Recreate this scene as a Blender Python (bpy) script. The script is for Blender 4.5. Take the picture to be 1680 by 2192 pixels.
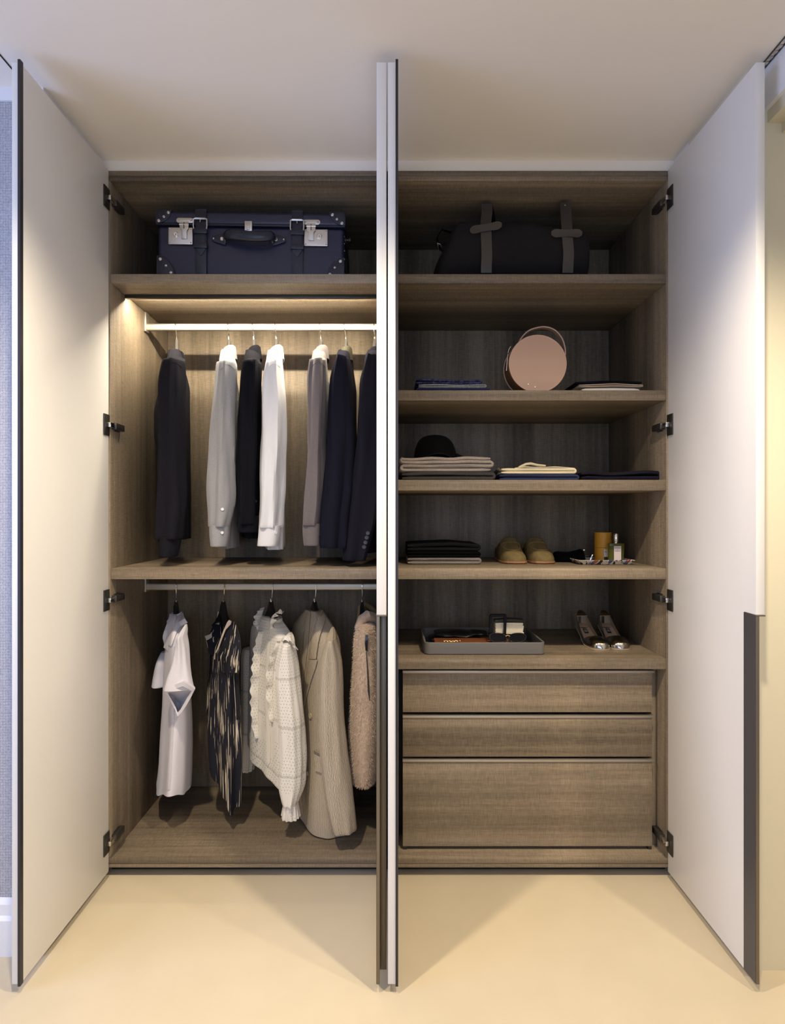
import bpy, bmesh, math, random
from mathutils import Vector, noise
from mathutils.bvhtree import BVHTree

PI = math.pi
sin, cos = math.sin, math.cos
random.seed(7)
sc = bpy.context.scene
for o in list(bpy.data.objects):
    bpy.data.objects.remove(o)
COL = sc.collection

# ------------------------------------------------------------------ camera
F, VPX, VPY = 1237.0, 831.0, 1100.0
CAMY, CAMZ = -1.933, 1.219
cam = bpy.data.cameras.new('camera')
cam.sensor_fit = 'VERTICAL'
cam.sensor_height = 36.0
cam.lens = 36.0 * F / 2192.0
cam.shift_x = (840 - VPX) / 2192.0
cam.shift_y = (VPY - 1096) / 2192.0
cam.clip_start = 0.02
camo = bpy.data.objects.new('camera', cam)
COL.objects.link(camo)
camo.location = (0, CAMY, CAMZ)
camo.rotation_euler = (PI / 2, 0, 0)
sc.camera = camo

# ------------------------------------------------------------------ world, exposure
w = bpy.data.worlds.new('world')
sc.world = w
w.use_nodes = True
w.node_tree.nodes['Background'].inputs[0].default_value = (0.55, 0.68, 1.0, 1)
w.node_tree.nodes['Background'].inputs[1].default_value = 1.0
sc.view_settings.view_transform = 'Standard'
sc.view_settings.look = 'None'
sc.view_settings.gamma = 1.0
sc.view_settings.use_curve_mapping = False
sc.view_settings.exposure = -0.12

# ------------------------------------------------------------------ room lights
WARM = (1.0, 0.845, 0.63)
DOWN = [(-0.55, -1.02, 34), (0.55, -1.02, 34), (0.0, -2.6, 8), (-1.5, -2.7, 6), (1.36, -1.25, 20)]  # the two rear lamps behind the camera are added for ambient light
WINDOW_POWER = 42
WINDOW_COL = (0.42, 0.54, 1.0)
LED_STRENGTH = 460
FRONT_POWER = 19
FRONT_COL = (0.52, 0.70, 1.0)
CEIL = 2.4035


def add_light(name, kind, loc, energy, color, rot=(0, 0, 0), **kw):
    l = bpy.data.lights.new(name, kind)
    l.energy = energy
    l.color = color
    for k, v in kw.items():
        setattr(l, k, v)
    o = bpy.data.objects.new(name, l)
    COL.objects.link(o)
    o.location = loc
    o.rotation_euler = rot
    return o


for (lx, ly, le) in DOWN:
    add_light('downlight_lamp', 'SPOT', (lx, ly, CEIL - 0.03), le * 4, WARM, spot_size=math.radians(128),
              spot_blend=0.85, shadow_soft_size=0.035)
add_light('window_daylight', 'AREA', (-2.36, -1.55, 1.35), WINDOW_POWER, WINDOW_COL, rot=(0, -PI / 2, 0),
          shape='RECTANGLE', size=1.5, size_y=1.5)
add_light('window_daylight', 'AREA', (-0.2, -3.57, 1.42), FRONT_POWER, FRONT_COL, rot=(PI / 2, 0, 0),
          shape='RECTANGLE', size=1.9, size_y=1.4)


# ------------------------------------------------------------------ pixel measuring helpers
def P(px, py, y):
    d = y - CAMY
    return Vector(((px - VPX) * d / F, y, CAMZ - (py - VPY) * d / F))


def ray(bvh, px, py, off=0.0, fy=0.2):
    dv = Vector(((px - VPX) / F, 1.0, -(py - VPY) / F)).normalized()
    h = bvh.ray_cast(Vector((0, CAMY, CAMZ)), dv)
    if h[0] is None:
        return P(px, py, fy - off)
    return h[0] - dv * off


def hitn(bvh, px, py):
    dv = Vector(((px - VPX) / F, 1.0, -(py - VPY) / F)).normalized()
    h = bvh.ray_cast(Vector((0, CAMY, CAMZ)), dv)
    if h[0] is None:
        return P(px, py, 0.18), Vector((0, -1, 0))
    n = h[1] if h[1].dot(dv) < 0 else -h[1]
    return h[0], n


# ------------------------------------------------------------------ materials
MATS = {}


class NT:
    def __init__(s, name):
        s.m = bpy.data.materials.new(name)
        s.m.use_nodes = True
        s.t = s.m.node_tree
        s.b = s.t.nodes['Principled BSDF']
        s.L = s.t.links

    def n(s, typ, **kw):
        x = s.t.nodes.new(typ)
        for k, v in kw.items():
            setattr(x, k, v)
        return x

    def coord(s, kind='Object', scale=(1, 1, 1), rnd=False):
        tc = s.n('ShaderNodeTexCoord')
        mp = s.n('ShaderNodeMapping')
        mp.inputs['Scale'].default_value = scale
        s.L.new(tc.outputs[kind], mp.inputs['Vector'])
        if rnd:
            oi = s.n('ShaderNodeObjectInfo')
            mu = s.n('ShaderNodeMath', operation='MULTIPLY')
            mu.inputs[1].default_value = 37.0
            s.L.new(oi.outputs['Random'], mu.inputs[0])
            cx = s.n('ShaderNodeCombineXYZ')
            for i in range(3):
                s.L.new(mu.outputs[0], cx.inputs[i])
            s.L.new(cx.outputs[0], mp.inputs['Location'])
        return mp.outputs[0]

    def noise(s, vec, scale=1, detail=2, rough=0.5, dist=0):
        x = s.n('ShaderNodeTexNoise')
        x.inputs['Scale'].default_value = scale
        x.inputs['Detail'].default_value = detail
        x.inputs['Roughness'].default_value = rough
        x.inputs['Distortion'].default_value = dist
        s.L.new(vec, x.inputs['Vector'])
        return x.outputs['Fac']

    def math(s, op, a, b=None, c=None):
        x = s.n('ShaderNodeMath', operation=op)
        for i, v in enumerate((a, b, c)):
            if v is None:
                continue
            if isinstance(v, (int, float)):
                x.inputs[i].default_value = v
            else:
                s.L.new(v, x.inputs[i])
        return x.outputs[0]

    def ramp(s, fac, stops, interp='LINEAR'):
        x = s.n('ShaderNodeValToRGB')
        x.color_ramp.interpolation = interp
        e = x.color_ramp.elements
        while len(e) < len(stops):
            e.new(0.5)
        for i, (p, c) in enumerate(stops):
            e[i].position = p
            e[i].color = (*c, 1) if len(c) == 3 else c
        s.L.new(fac, x.inputs['Fac'])
        return x.outputs['Color']

    def mix(s, fac, a, b, blend='MIX'):
        x = s.n('ShaderNodeMix', data_type='RGBA', blend_type=blend)
        for i, v in ((0, fac), (6, a), (7, b)):
            if isinstance(v, (int, float)):
                x.inputs[i].default_value = v
            elif isinstance(v, tuple):
                x.inputs[i].default_value = (*v, 1)
            else:
                s.L.new(v, x.inputs[i])
        return x.outputs[2]

    def bump(s, h, strength=0.3, dist=0.002):
        x = s.n('ShaderNodeBump')
        x.inputs['Strength'].default_value = strength
        x.inputs['Distance'].default_value = dist
        s.L.new(h, x.inputs['Height'])
        s.L.new(x.outputs[0], s.b.inputs['Normal'])

    def set(s, col=None, rough=None, metal=None, spec=None, sheen=None):
        b = s.b
        if col is not None:
            if isinstance(col, tuple):
                b.inputs['Base Color'].default_value = (*col, 1)
            else:
                s.L.new(col, b.inputs['Base Color'])
        if rough is not None:
            b.inputs['Roughness'].default_value = rough
        if metal is not None:
            b.inputs['Metallic'].default_value = metal
        if spec is not None:
            b.inputs['Specular IOR Level'].default_value = spec
        if sheen is not None:
            b.inputs['Sheen Weight'].default_value = sheen
            b.inputs['Sheen Roughness'].default_value = 0.5


def reg(name, nt):
    MATS[name] = nt.m
    return nt


def plain(name, col, rough=0.5, metal=0.0, spec=0.5, var=0.0, vs=20, bump=0.0, bs=300):
    t = NT(name)
    if var:
        v = t.noise(t.coord(), vs, 3)
        t.set(col=t.mix(v, tuple(c * (1 - var) for c in col), tuple(min(1, c * (1 + var)) for c in col)))
    else:
        t.set(col=col)
    t.set(rough=rough, metal=metal, spec=spec)
    if bump:
        t.bump(t.noise(t.coord(), bs, 2), bump, 0.001)
    return reg(name, t)


def fabric(name, col, mel=0.15, ms=900, stretch=(1, 1, 1), rough=0.9, sheen=0.15, bs=0.25, weave=900):
    t = NT(name)
    sp = 0.15
    if max(col) < 0.1:
        sheen, sp = 0.01, 0.03
    v = t.noise(t.coord(scale=stretch), ms, 2, 0.6)
    big = t.noise(t.coord(), 9, 2)
    c = t.mix(t.math('MULTIPLY_ADD', v, 2.4, -0.7), tuple(x * (1 - mel) for x in col), tuple(min(1, x * (1 + mel)) for x in col))
    c2 = t.mix(big, tuple([0.94] * 3), tuple([1.0] * 3))
    t.set(col=t.mix(1.0, c, c2, 'MULTIPLY'), rough=rough, spec=sp, sheen=sheen)
    t.bump(t.noise(t.coord(), weave, 1), bs, 0.0006)
    return reg(name, t)


def wood(name, axis):
    t = NT(name)
    hi, lo = 55.0, 1.3
    sv = [hi] * 3
    sv[axis] = lo
    g = t.noise(t.coord(scale=tuple(sv), rnd=True), 1, 3, 0.6, 0.35)
    sb = [9.0] * 3
    sb[axis] = 0.22
    band = t.noise(t.coord(scale=tuple(sb), rnd=True), 1, 1)
    s1 = [560.0] * 3
    s1[axis] = 26
    s2 = [40.0] * 3
    s2[axis] = 480
    w1 = t.noise(t.coord(scale=tuple(s1)), 1, 1)
    w2 = t.noise(t.coord(scale=tuple(s2)), 1, 1)
    weave = t.math('ADD', w1, w2)
    f = t.math('ADD', t.math('MULTIPLY', g, 0.45), t.math('ADD', t.math('MULTIPLY', band, 0.75), t.math('MULTIPLY', weave, 0.30)))
    c = t.ramp(t.math('SUBTRACT', f, 0.40), [(0.22, (0.085, 0.065, 0.044)), (0.5, (0.20, 0.156, 0.106)), (0.8, (0.375, 0.300, 0.208))])
    t.set(col=c, rough=0.5, spec=0.4)
    t.bump(weave, 0.25, 0.0008)
    return reg(name, t)


wood('wood_x', 0)
wood('wood_z', 2)
plain('door_white', (0.80, 0.78, 0.74), 0.42, var=0.015, vs=4)
plain('ceiling_white', (0.84, 0.785, 0.70), 0.85, var=0.01, vs=3)
plain('wall_cream', (0.70, 0.645, 0.48), 0.7, var=0.02, vs=4)
plain('wall_white', (0.80, 0.79, 0.78), 0.8)
plain('wall_taupe', (0.27, 0.25, 0.23), 0.8)
plain('base_white', (0.78, 0.78, 0.80), 0.5)
plain('black_gap', (0.01, 0.01, 0.012), 0.6)
plain('gasket', (0.018, 0.017, 0.022), 0.45)
plain('pull_dark', (0.060, 0.057, 0.060), 0.4)
plain('bronze', (0.20, 0.17, 0.13), 0.42, 0.75)
plain('dark_metal', (0.075, 0.068, 0.060), 0.38, 0.7)
plain('steel', (0.62, 0.60, 0.57), 0.28, 1.0)
plain('chrome', (0.78, 0.77, 0.75), 0.12, 1.0)
plain('rail_metal', (0.46, 0.42, 0.36), 0.42, 0.85)
plain('silver_plate', (0.66, 0.64, 0.62), 0.33, 1.0)
plain('brass', (0.70, 0.50, 0.20), 0.3, 1.0)
plain('hanger_black', (0.008, 0.008, 0.009), 0.35)
plain('hanger_grey', (0.05, 0.045, 0.04), 0.4)
plain('navy_fibre', (0.018, 0.020, 0.048), 0.36, var=0.15, vs=60, bump=0.25, bs=260)
plain('navy_leather', (0.010, 0.012, 0.026), 0.32, bump=0.2, bs=400)
plain('dark_leather', (0.060, 0.050, 0.043), 0.34, bump=0.2, bs=300)
plain('black_leather', (0.008, 0.008, 0.009), 0.32, bump=0.15, bs=300)
plain('brown_leather', (0.20, 0.062, 0.020), 0.42, var=0.12, vs=30)
plain('blush_leather', (0.52, 0.335, 0.240), 0.45, var=0.02, vs=8, bump=0.1, bs=500)
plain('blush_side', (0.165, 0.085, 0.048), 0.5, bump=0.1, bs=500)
plain('blush_edge', (0.60, 0.37, 0.27), 0.4)
plain('suede_olive', (0.175, 0.128, 0.056), 0.95, var=0.55, vs=38, bump=0.3, bs=700, spec=0.1)
plain('suede_dark', (0.235, 0.175, 0.085), 0.95, var=0.2, vs=60, spec=0.1)
plain('tan_sole', (0.36, 0.16, 0.07), 0.5, var=0.1, vs=40)
plain('tan_lining', (0.20, 0.095, 0.035), 0.6)
plain('pump_silver', (0.52, 0.49, 0.44), 0.16, 1.0, bump=0.05, bs=60)
plain('nude_insole', (0.56, 0.38, 0.26), 0.55)
plain('nude_lining', (0.42, 0.32, 0.22), 0.6)
plain('label_black', (0.012, 0.014, 0.02), 0.5)
plain('print_white', (0.75, 0.75, 0.76), 0.6)
plain('tray_grey', (0.140, 0.132, 0.125), 0.5)
plain('gloss_black', (0.006, 0.006, 0.007), 0.12)
plain('cream_paper', (0.78, 0.70, 0.54), 0.7, var=0.12, vs=90)
plain('canister_yellow', (0.62, 0.30, 0.025), 0.5)
plain('perfume_label', (0.72, 0.62, 0.60), 0.5)
plain('label_ink', (0.03, 0.03, 0.035), 0.6)
plain('button_white', (0.78, 0.78, 0.78), 0.3)
plain('button_dark', (0.035, 0.034, 0.038), 0.35)
plain('button_horn', (0.50, 0.42, 0.24), 0.35)
plain('seam_dark', (0.02, 0.02, 0.02), 0.8)
plain('cream_trim', (0.66, 0.56, 0.44), 0.8)

fabric('sweater_charcoal', (0.0125, 0.012, 0.0165), 0.3, 500)
fabric('shirt_grey', (0.29, 0.29, 0.305), 0.16, 260, (1, 1, 5), weave=700)
fabric('shirt_black', (0.0075, 0.0075, 0.0105), 0.2, 600)
fabric('shirt_white', (0.69, 0.69, 0.71), 0.02, 600, bs=0.12)
fabric('shirt_taupe', (0.140, 0.120, 0.120), 0.14, 500)
fabric('blazer_navy', (0.010, 0.010, 0.017), 0.2, 700)
fabric('blazer_dark', (0.012, 0.0115, 0.0175), 0.2, 700)
fabric('lining_olive', (0.07, 0.065, 0.045), 0.1)
fabric('shirt_lavender', (0.66, 0.64, 0.70), 0.04, 500, bs=0.12)
fabric('duffel_canvas', (0.022, 0.020, 0.020), 0.3, 700, sheen=0.05)
fabric('cap_black', (0.0035, 0.0035, 0.004), 0.2, 700, sheen=0.0)
fabric('wool_taupe', (0.30, 0.25, 0.21), 0.28, 420, sheen=0.4, bs=0.8, weave=420)
fabric('wool_dark', (0.060, 0.054, 0.050), 0.3, 420, sheen=0.2, bs=0.6, weave=420)
fabric('cotton_cream', (0.74, 0.64, 0.44), 0.04, 400)
fabric('denim_navy', (0.030, 0.037, 0.085), 0.25, 500)
fabric('navy_dark', (0.014, 0.014, 0.022), 0.25, 600)
fabric('knit_black', (0.010, 0.010, 0.011), 0.3, 500)
fabric('knit_grey', (0.22, 0.19, 0.165), 0.3, 300, (1, 1, 4))
fabric('knit_marl', (0.30, 0.30, 0.30), 0.5, 300)
fabric('cotton_tan', (0.50, 0.38, 0.27), 0.05, 400)
fabric('cotton_white', (0.80, 0.76, 0.68), 0.04, 400)
fabric('fur_base', (0.50, 0.37, 0.26), 0.18, 120, sheen=0.5, bs=0.8, weave=200)
fabric('fur_hair', (0.58, 0.44, 0.315), 0.12, 60, sheen=0.5)
fabric('fur_lining', (0.40, 0.27, 0.12), 0.05, 300)

t = NT('carpet')
nz = t.noise(t.coord(), 1300, 2, 0.7)
n2 = t.noise(t.coord(), 7, 3, 0.55)
c = t.mix(t.math('MULTIPLY_ADD', nz, 1.8, -0.4), (0.495, 0.415, 0.280), (0.665, 0.575, 0.405))
t.set(col=t.mix(1.0, c, t.mix(n2, (0.90, 0.89, 0.87), (1, 1, 1)), 'MULTIPLY'), rough=0.95, spec=0.1, sheen=0.3)
t.bump(nz, 0.4, 0.0015)
reg('carpet', t)

t = NT('wallpaper_weave')
v = t.coord(scale=(230, 230, 230))
sx = t.n('ShaderNodeSeparateXYZ')
t.L.new(v, sx.inputs[0])
a = t.math('SINE', t.math('MULTIPLY', t.math('ADD', sx.outputs[0], sx.outputs[2]), PI))
b = t.math('SINE', t.math('MULTIPLY', t.math('SUBTRACT', sx.outputs[0], sx.outputs[2]), PI))
wv = t.math('MULTIPLY_ADD', t.math('MULTIPLY', a, b), 0.5, 0.5)
wv = t.math('ADD', wv, t.math('MULTIPLY_ADD', t.noise(t.coord(), 300, 2), 0.5, -0.25))
t.set(col=t.ramp(wv, [(0.25, (0.10, 0.10, 0.13)), (0.65, (0.62, 0.62, 0.66))]), rough=0.8)
t.bump(wv, 0.4, 0.002)
reg('wallpaper_weave', t)

# brush-stroke print, cream strokes on black (cloth uv in metres)
t = NT('brush_print')
v = t.coord('UV', (165, 9.0, 1))
nz = t.noise(v, 1, 2.0, 0.55, 0.4)
v2 = t.coord('UV', (30, 6, 1))
nz2 = t.noise(v2, 1, 1)
f = t.math('ADD', nz, t.math('MULTIPLY_ADD', nz2, 0.5, -0.25))
t.set(col=t.ramp(f, [(0.0, (0.012, 0.012, 0.02)), (0.595, (0.012, 0.012, 0.02)), (0.61, (0.66, 0.58, 0.44)), (1, (0.66, 0.58, 0.44))]),
      rough=0.7, spec=0.25)
reg('brush_print', t)


def eyelet(name, base, k=90.0, r=0.15):
    t = NT(name)
    v = t.coord('UV', (k, k, 1))
    s = t.n('ShaderNodeSeparateXYZ')
    t.L.new(v, s.inputs[0])
    row = t.math('FLOOR', s.outputs[1])
    off = t.math('MULTIPLY', t.math('MODULO', row, 2.0), 0.5)
    fx = t.math('SUBTRACT', t.math('FRACT', t.math('ADD', s.outputs[0], off)), 0.5)
    fy = t.math('SUBTRACT', t.math('FRACT', s.outputs[1]), 0.5)
    d = t.math('SQRT', t.math('ADD', t.math('MULTIPLY', fx, fx), t.math('MULTIPLY', fy, fy)))
    hole = t.math('LESS_THAN', d, r)
    mask = t.math('GREATER_THAN', t.noise(t.coord('UV', (14, 9, 1)), 1, 1), 0.44)
    hole = t.math('MULTIPLY', hole, mask)
    # ladder-stitch bands
    bv = t.math('FRACT', t.math('MULTIPLY', s.outputs[1], 1.0 / (k * 0.17)))
    band = t.math('LESS_THAN', bv, 0.055)
    st = t.math('GREATER_THAN', t.math('FRACT', t.math('MULTIPLY', s.outputs[0], 2.4)), 0.6)
    hole = t.math('MAXIMUM', hole, t.math('MULTIPLY', band, st))
    t.set(col=t.mix(hole, base, tuple(c * 0.46 for c in base)), rough=0.9, spec=0.15, sheen=0.1)
    t.bump(t.noise(t.coord(), 160, 2), 0.25, 0.002)
    return reg(name, t)


eyelet('broderie', (0.78, 0.74, 0.66))

t = NT('seersucker')
v = t.coord('UV', (1, 1, 1))
s = t.n('ShaderNodeSeparateXYZ')
t.L.new(v, s.inputs[0])
wob = t.noise(t.coord('UV', (90, 55, 1)), 1, 2)
l = t.math('SINE', t.math('ADD', t.math('MULTIPLY', s.outputs[0], 2 * PI * 190), t.math('MULTIPLY', wob, 9.0)))
l = t.math('MULTIPLY_ADD', l, 0.5, 0.5)
t.set(col=t.mix(l, (0.29, 0.235, 0.165), (0.56, 0.475, 0.355)), rough=0.9, spec=0.15)
t.bump(l, 0.4, 0.002)
reg('seersucker', t)

t = NT('denim_print')
nz = t.noise(t.coord(), 95, 2)
t.set(col=t.ramp(nz, [(0.42, (0.008, 0.010, 0.032)), (0.6, (0.045, 0.060, 0.16))]), rough=0.9)
reg('denim_print', t)

t = NT('tray_print')
nz = t.noise(t.coord(scale=(22, 22, 14)), 1, 1.5, 0.5, 1.4)
t.set(col=t.ramp(nz, [(0.0, (0.02, 0.02, 0.03)), (0.38, (0.02, 0.02, 0.03)), (0.42, (0.72, 0.66, 0.55)), (0.53, (0.74, 0.68, 0.58)),
                      (0.545, (0.07, 0.10, 0.25)), (0.61, (0.07, 0.10, 0.25)), (0.625, (0.55, 0.14, 0.03)), (0.72, (0.60, 0.42, 0.1))], 'CONSTANT'),
      rough=0.25)
reg('tray_print', t)

t = NT('perfume_glass')
t.set(col=(0.46, 0.47, 0.10), rough=0.03)
t.b.inputs['Transmission Weight'].default_value = 0.85
t.b.inputs['IOR'].default_value = 1.4
reg('perfume_glass', t)

t = NT('clear_plastic')
t.set(col=(0.9, 0.9, 0.9), rough=0.1)
t.b.inputs['Transmission Weight'].default_value = 0.9
reg('clear_plastic', t)

t = NT('window_glass')
t.set(col=(0.95, 0.97, 1.0), rough=0.0)
t.b.inputs['Alpha'].default_value = 0.12
reg('window_glass', t)

t = NT('led_white')
t.set(col=(1, 1, 1))
t.b.inputs['Emission Color'].default_value = (1.0, 0.88, 0.68, 1)
t.b.inputs['Emission Strength'].default_value = LED_STRENGTH
reg('led_white', t)

t = NT('lamp_glow')
t.set(col=(1, 1, 1))
t.b.inputs['Emission Color'].default_value = (1.0, 0.80, 0.57, 1)
t.b.inputs['Emission Strength'].default_value = 6.0
reg('lamp_glow', t)


# ------------------------------------------------------------------ mesh builder
class MB:
    def __init__(s):
        s.v, s.f, s.uv = [], [], []

    def add(s, vs, fs, uvs=None):
        o = len(s.v)
        s.v += [Vector(p) for p in vs]
        for i, f in enumerate(fs):
            s.f.append([o + k for k in f])
            s.uv.append(uvs[i] if uvs else None)
        return s

    def box(s, x0, x1, y0, y1, z0, z1):
        vs = [(x, y, z) for z in (z0, z1) for y in (y0, y1) for x in (x0, x1)]
        return s.add(vs, [(0, 2, 3, 1), (4, 5, 7, 6), (0, 1, 5, 4), (2, 6, 7, 3), (0, 4, 6, 2), (1, 3, 7, 5)])

    def tube(s, pts, r, n=8, closed=False, flat=1.0):
        pts = [Vector(p) for p in pts]
        rs = r if isinstance(r, (list, tuple)) else [r] * len(pts)
        vs, fs = [], []
        up = Vector((0, 0, 1))
        prev = None
        m = len(pts)
        for i, p in enumerate(pts):
            a = pts[(i - 1) % m] if (closed or i > 0) else p
            b = pts[(i + 1) % m] if (closed or i < m - 1) else p
            tg = (b - a).normalized()
            if prev is None:
                ref = up if abs(tg.z) < 0.9 else Vector((1, 0, 0))
                nn = tg.cross(ref).normalized()
            else:
                nn = (prev - tg * prev.dot(tg)).normalized()
            prev = nn
            bb = tg.cross(nn)
            for k in range(n):
                th = 2 * PI * k / n
                vs.append(p + nn * cos(th) * rs[i] + bb * sin(th) * rs[i] * flat)
        rng = m if closed else m - 1
        for i in range(rng):
            for k in range(n):
                a, b = i * n + k, i * n + (k + 1) % n
                c, d = ((i + 1) % m) * n + (k + 1) % n, ((i + 1) % m) * n + k
                fs.append((a, b, c, d))
        if not closed:
            fs.append(tuple(range(n))[::-1])
            fs.append(tuple((m - 1) * n + k for k in range(n)))
        return s.add(vs, fs)

    def rows(s, R, closed=True, cap0=False, cap1=False, uvscale=None):
        """quads between rows of points; closed = each row is a ring"""
        n = len(R[0])
        vs = [p for row in R for p in row]
        fs, uvs = [], []
        per = 0.6
        if closed:
            mid = R[len(R) // 2]
            per = sum((Vector(mid[k]) - Vector(mid[(k + 1) % n])).length for k in range(n))
        else:
            mid = R[len(R) // 2]
            per = sum((Vector(mid[k]) - Vector(mid[k + 1])).length for k in range(n - 1))
        vv = [0.0]
        for i in range(len(R) - 1):
            vv.append(vv[-1] + (Vector(R[i][0]) - Vector(R[i + 1][0])).length)
        m = n if closed else n - 1
        for i in range(len(R) - 1):
            for k in range(m):
                fs.append((i * n + k, i * n + (k + 1) % n, (i + 1) * n + (k + 1) % n, (i + 1) * n + k))
                u0, u1 = per * k / m, per * (k + 1) / m
                uvs.append(((u0, vv[i]), (u1, vv[i]), (u1, vv[i + 1]), (u0, vv[i + 1])))
        if cap0:
            fs.append(tuple(range(n))[::-1])
            uvs.append(None)
        if cap1:
            fs.append(tuple((len(R) - 1) * n + k for k in range(n)))
            uvs.append(None)
        return s.add(vs, fs, uvs)

    def prism(s, poly, h0, h1, plane='xz'):
        """extrude polygon (a,b) along the remaining axis from h0 to h1"""
        def mk(a, b, h):
            return {'xz': (a, h, b), 'xy': (a, b, h), 'yz': (h, a, b)}[plane]
        n = len(poly)
        vs = [mk(a, b, h0) for a, b in poly] + [mk(a, b, h1) for a, b in poly]
        fs = [tuple(range(n)), tuple(range(2 * n - 1, n - 1, -1))]
        for k in range(n):
            fs.append((k, n + k, n + (k + 1) % n, (k + 1) % n))
        return s.add(vs, fs)

    def lathe(s, prof, c, n=24, axis='z', e=(1, 1)):
        c = Vector(c)
        R = []
        for r, h in prof:
            row = []
            for k in range(n):
                th = 2 * PI * k / n
                a, b = r * cos(th) * e[0], r * sin(th) * e[1]
                row.append(c + Vector({'z': (a, b, h), 'y': (a, h, b), 'x': (h, a, b)}[axis]))
            R.append(row)
        return s.rows(R, True, True, True)

    def xform(s, fn):
        s.v = [Vector(fn(p)) for p in s.v]
        return s

    def bvh(s):
        return BVHTree.FromPolygons([tuple(p) for p in s.v], s.f)

    def build(s, name, mat, parent=None, bevel=0.0, smooth=True, seg=2, kind=None, label=None, mod=None):
        org = Vector((0, 0, 0))
        if parent is not None:
            org = Vector(parent.get('_o', (0, 0, 0)))
        me = bpy.data.meshes.new(name)
        me.from_pydata([p - org for p in s.v], [], s.f)
        if any(u is not None for u in s.uv):
            ul = me.uv_layers.new(name='UVMap')
            for poly, u in zip(me.polygons, s.uv):
                if u is None:
                    continue
                for li, q in zip(poly.loop_indices, u):
                    ul.data[li].uv = q
        bm = bmesh.new()
        bm.from_mesh(me)
        bmesh.ops.recalc_face_normals(bm, faces=bm.faces)
        if bevel > 0:
            es = [e for e in bm.edges if len(e.link_faces) == 2 and e.calc_face_angle(0) > 0.6]
            bmesh.ops.bevel(bm, geom=es, offset=bevel, segments=seg, profile=0.5, affect='EDGES', clamp_overlap=True)
        bm.to_mesh(me)
        bm.free()
        if smooth:
            for p in me.polygons:
                p.use_smooth = True
            me.set_sharp_from_angle(angle=math.radians(42))
        me.materials.append(MATS[mat])
        o = bpy.data.objects.new(name, me)
        COL.objects.link(o)
        if parent is not None:
            o.parent = parent
            o['_o'] = tuple(org)
        if kind:
            o['kind'] = kind
        if label:
            o['label'] = label
        return o


def box(name, mat, parent, x0, x1, y0, y1, z0, z1, bevel=0.0015, **kw):
    return MB().box(x0, x1, y0, y1, z0, z1).build(name, mat, parent, bevel=bevel, **kw)


ROOTS = []


def thing(name, label, cat, loc, group=None, rotz=0.0):
    o = bpy.data.objects.new(name, None)
    o.empty_display_size = 0.05
    COL.objects.link(o)
    o.location = loc
    o.rotation_euler = (0, 0, rotz)
    o['label'] = label
    o['category'] = cat
    if group:
        o['group'] = group
    o['_o'] = tuple(loc)
    return o


def tag(o, label, cat, group=None):
    o['label'] = label
    o['category'] = cat
    if group:
        o['group'] = group
    return o


def struct(name, mb, mat, bevel=0.0, **kw):
    o = mb.build(name, mat, None, bevel=bevel, smooth=bevel > 0, **kw)
    o['kind'] = 'structure'
    return o


def cr(vals, t):
    """catmull-rom through tuples, t in 0..1"""
    n = len(vals) - 1
    x = min(max(t * n, 0), n - 1e-6)
    i = int(x)
    u = x - i
    p = [vals[max(0, min(n, i + k))] for k in (-1, 0, 1, 2)]
    return tuple(0.5 * (2 * b + (c - a) * u + (2 * a - 5 * b + 4 * c - d) * u * u + (3 * b - a - 3 * c + d) * u ** 3)
                 for a, b, c, d in zip(*p))


def rings_of(keys, rows, n, folds=(), ex=1.0, hem=None, noise_amp=0.0, seed=0.0):
    """keys: (x,y,z,a,b,yaw). folds: (amp0, amp1, k, phase, drift)"""
    R = []
    for i in range(rows + 1):
        t = i / rows
        x, y, z, a, b, yw = cr(keys, t)
        a, b = max(a, 1e-4), max(b, 1e-4)
        row = []
        for j in range(n):
            th = 2 * PI * j / n
            cu, su = cos(th), sin(th)
            u = a * math.copysign(abs(cu) ** ex, cu)
            v = b * math.copysign(abs(su) ** ex, su)
            ds = 0.0
            for (a0, a1, k, ph, dr) in folds:
                ds += (a0 + (a1 - a0) * t) * sin(k * th + ph + dr * t)
            if noise_amp:
                ds += noise_amp * noise.noise(Vector((cu * 2 + seed, su * 2 + seed * 3, z * 7)))
            ln = math.hypot(u, v) + 1e-6
            ds = max(ds, -0.6 * ln)
            u += u / ln * ds * min(1, ln / 0.02)
            v += v / ln * ds * min(1, ln / 0.02)
            zz = z
            if hem:
                zz += hem(th, u, v) * t ** 3
            row.append(Vector((x + u * cos(yw) - v * sin(yw), y + u * sin(yw) + v * cos(yw), zz)))
        R.append(row)
    return R


def loft(keys, rows=44, n=40, folds=(), ex=1.0, hem=None, cap0=True, lip=0.02, noise_amp=0.0, seed=0.0):
    R = rings_of(keys, rows, n, folds, ex, hem, noise_amp, seed)
    if lip:
        last = R[-1]
        c = sum(last, Vector()) / len(last)
        up = Vector((0, 0, 1))
        for f, dz in ((0.97, -0.002), (0.93, 0.002), (0.86, lip)):
            R.append([c.lerp(p, f) * 1.0 + Vector((0, 0, 0)) + up * (dz if True else 0) for p in last])
            for q, p in zip(R[-1], last):
                q.z = p.z + dz
    return MB().rows(R, True, cap0, True)


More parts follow.
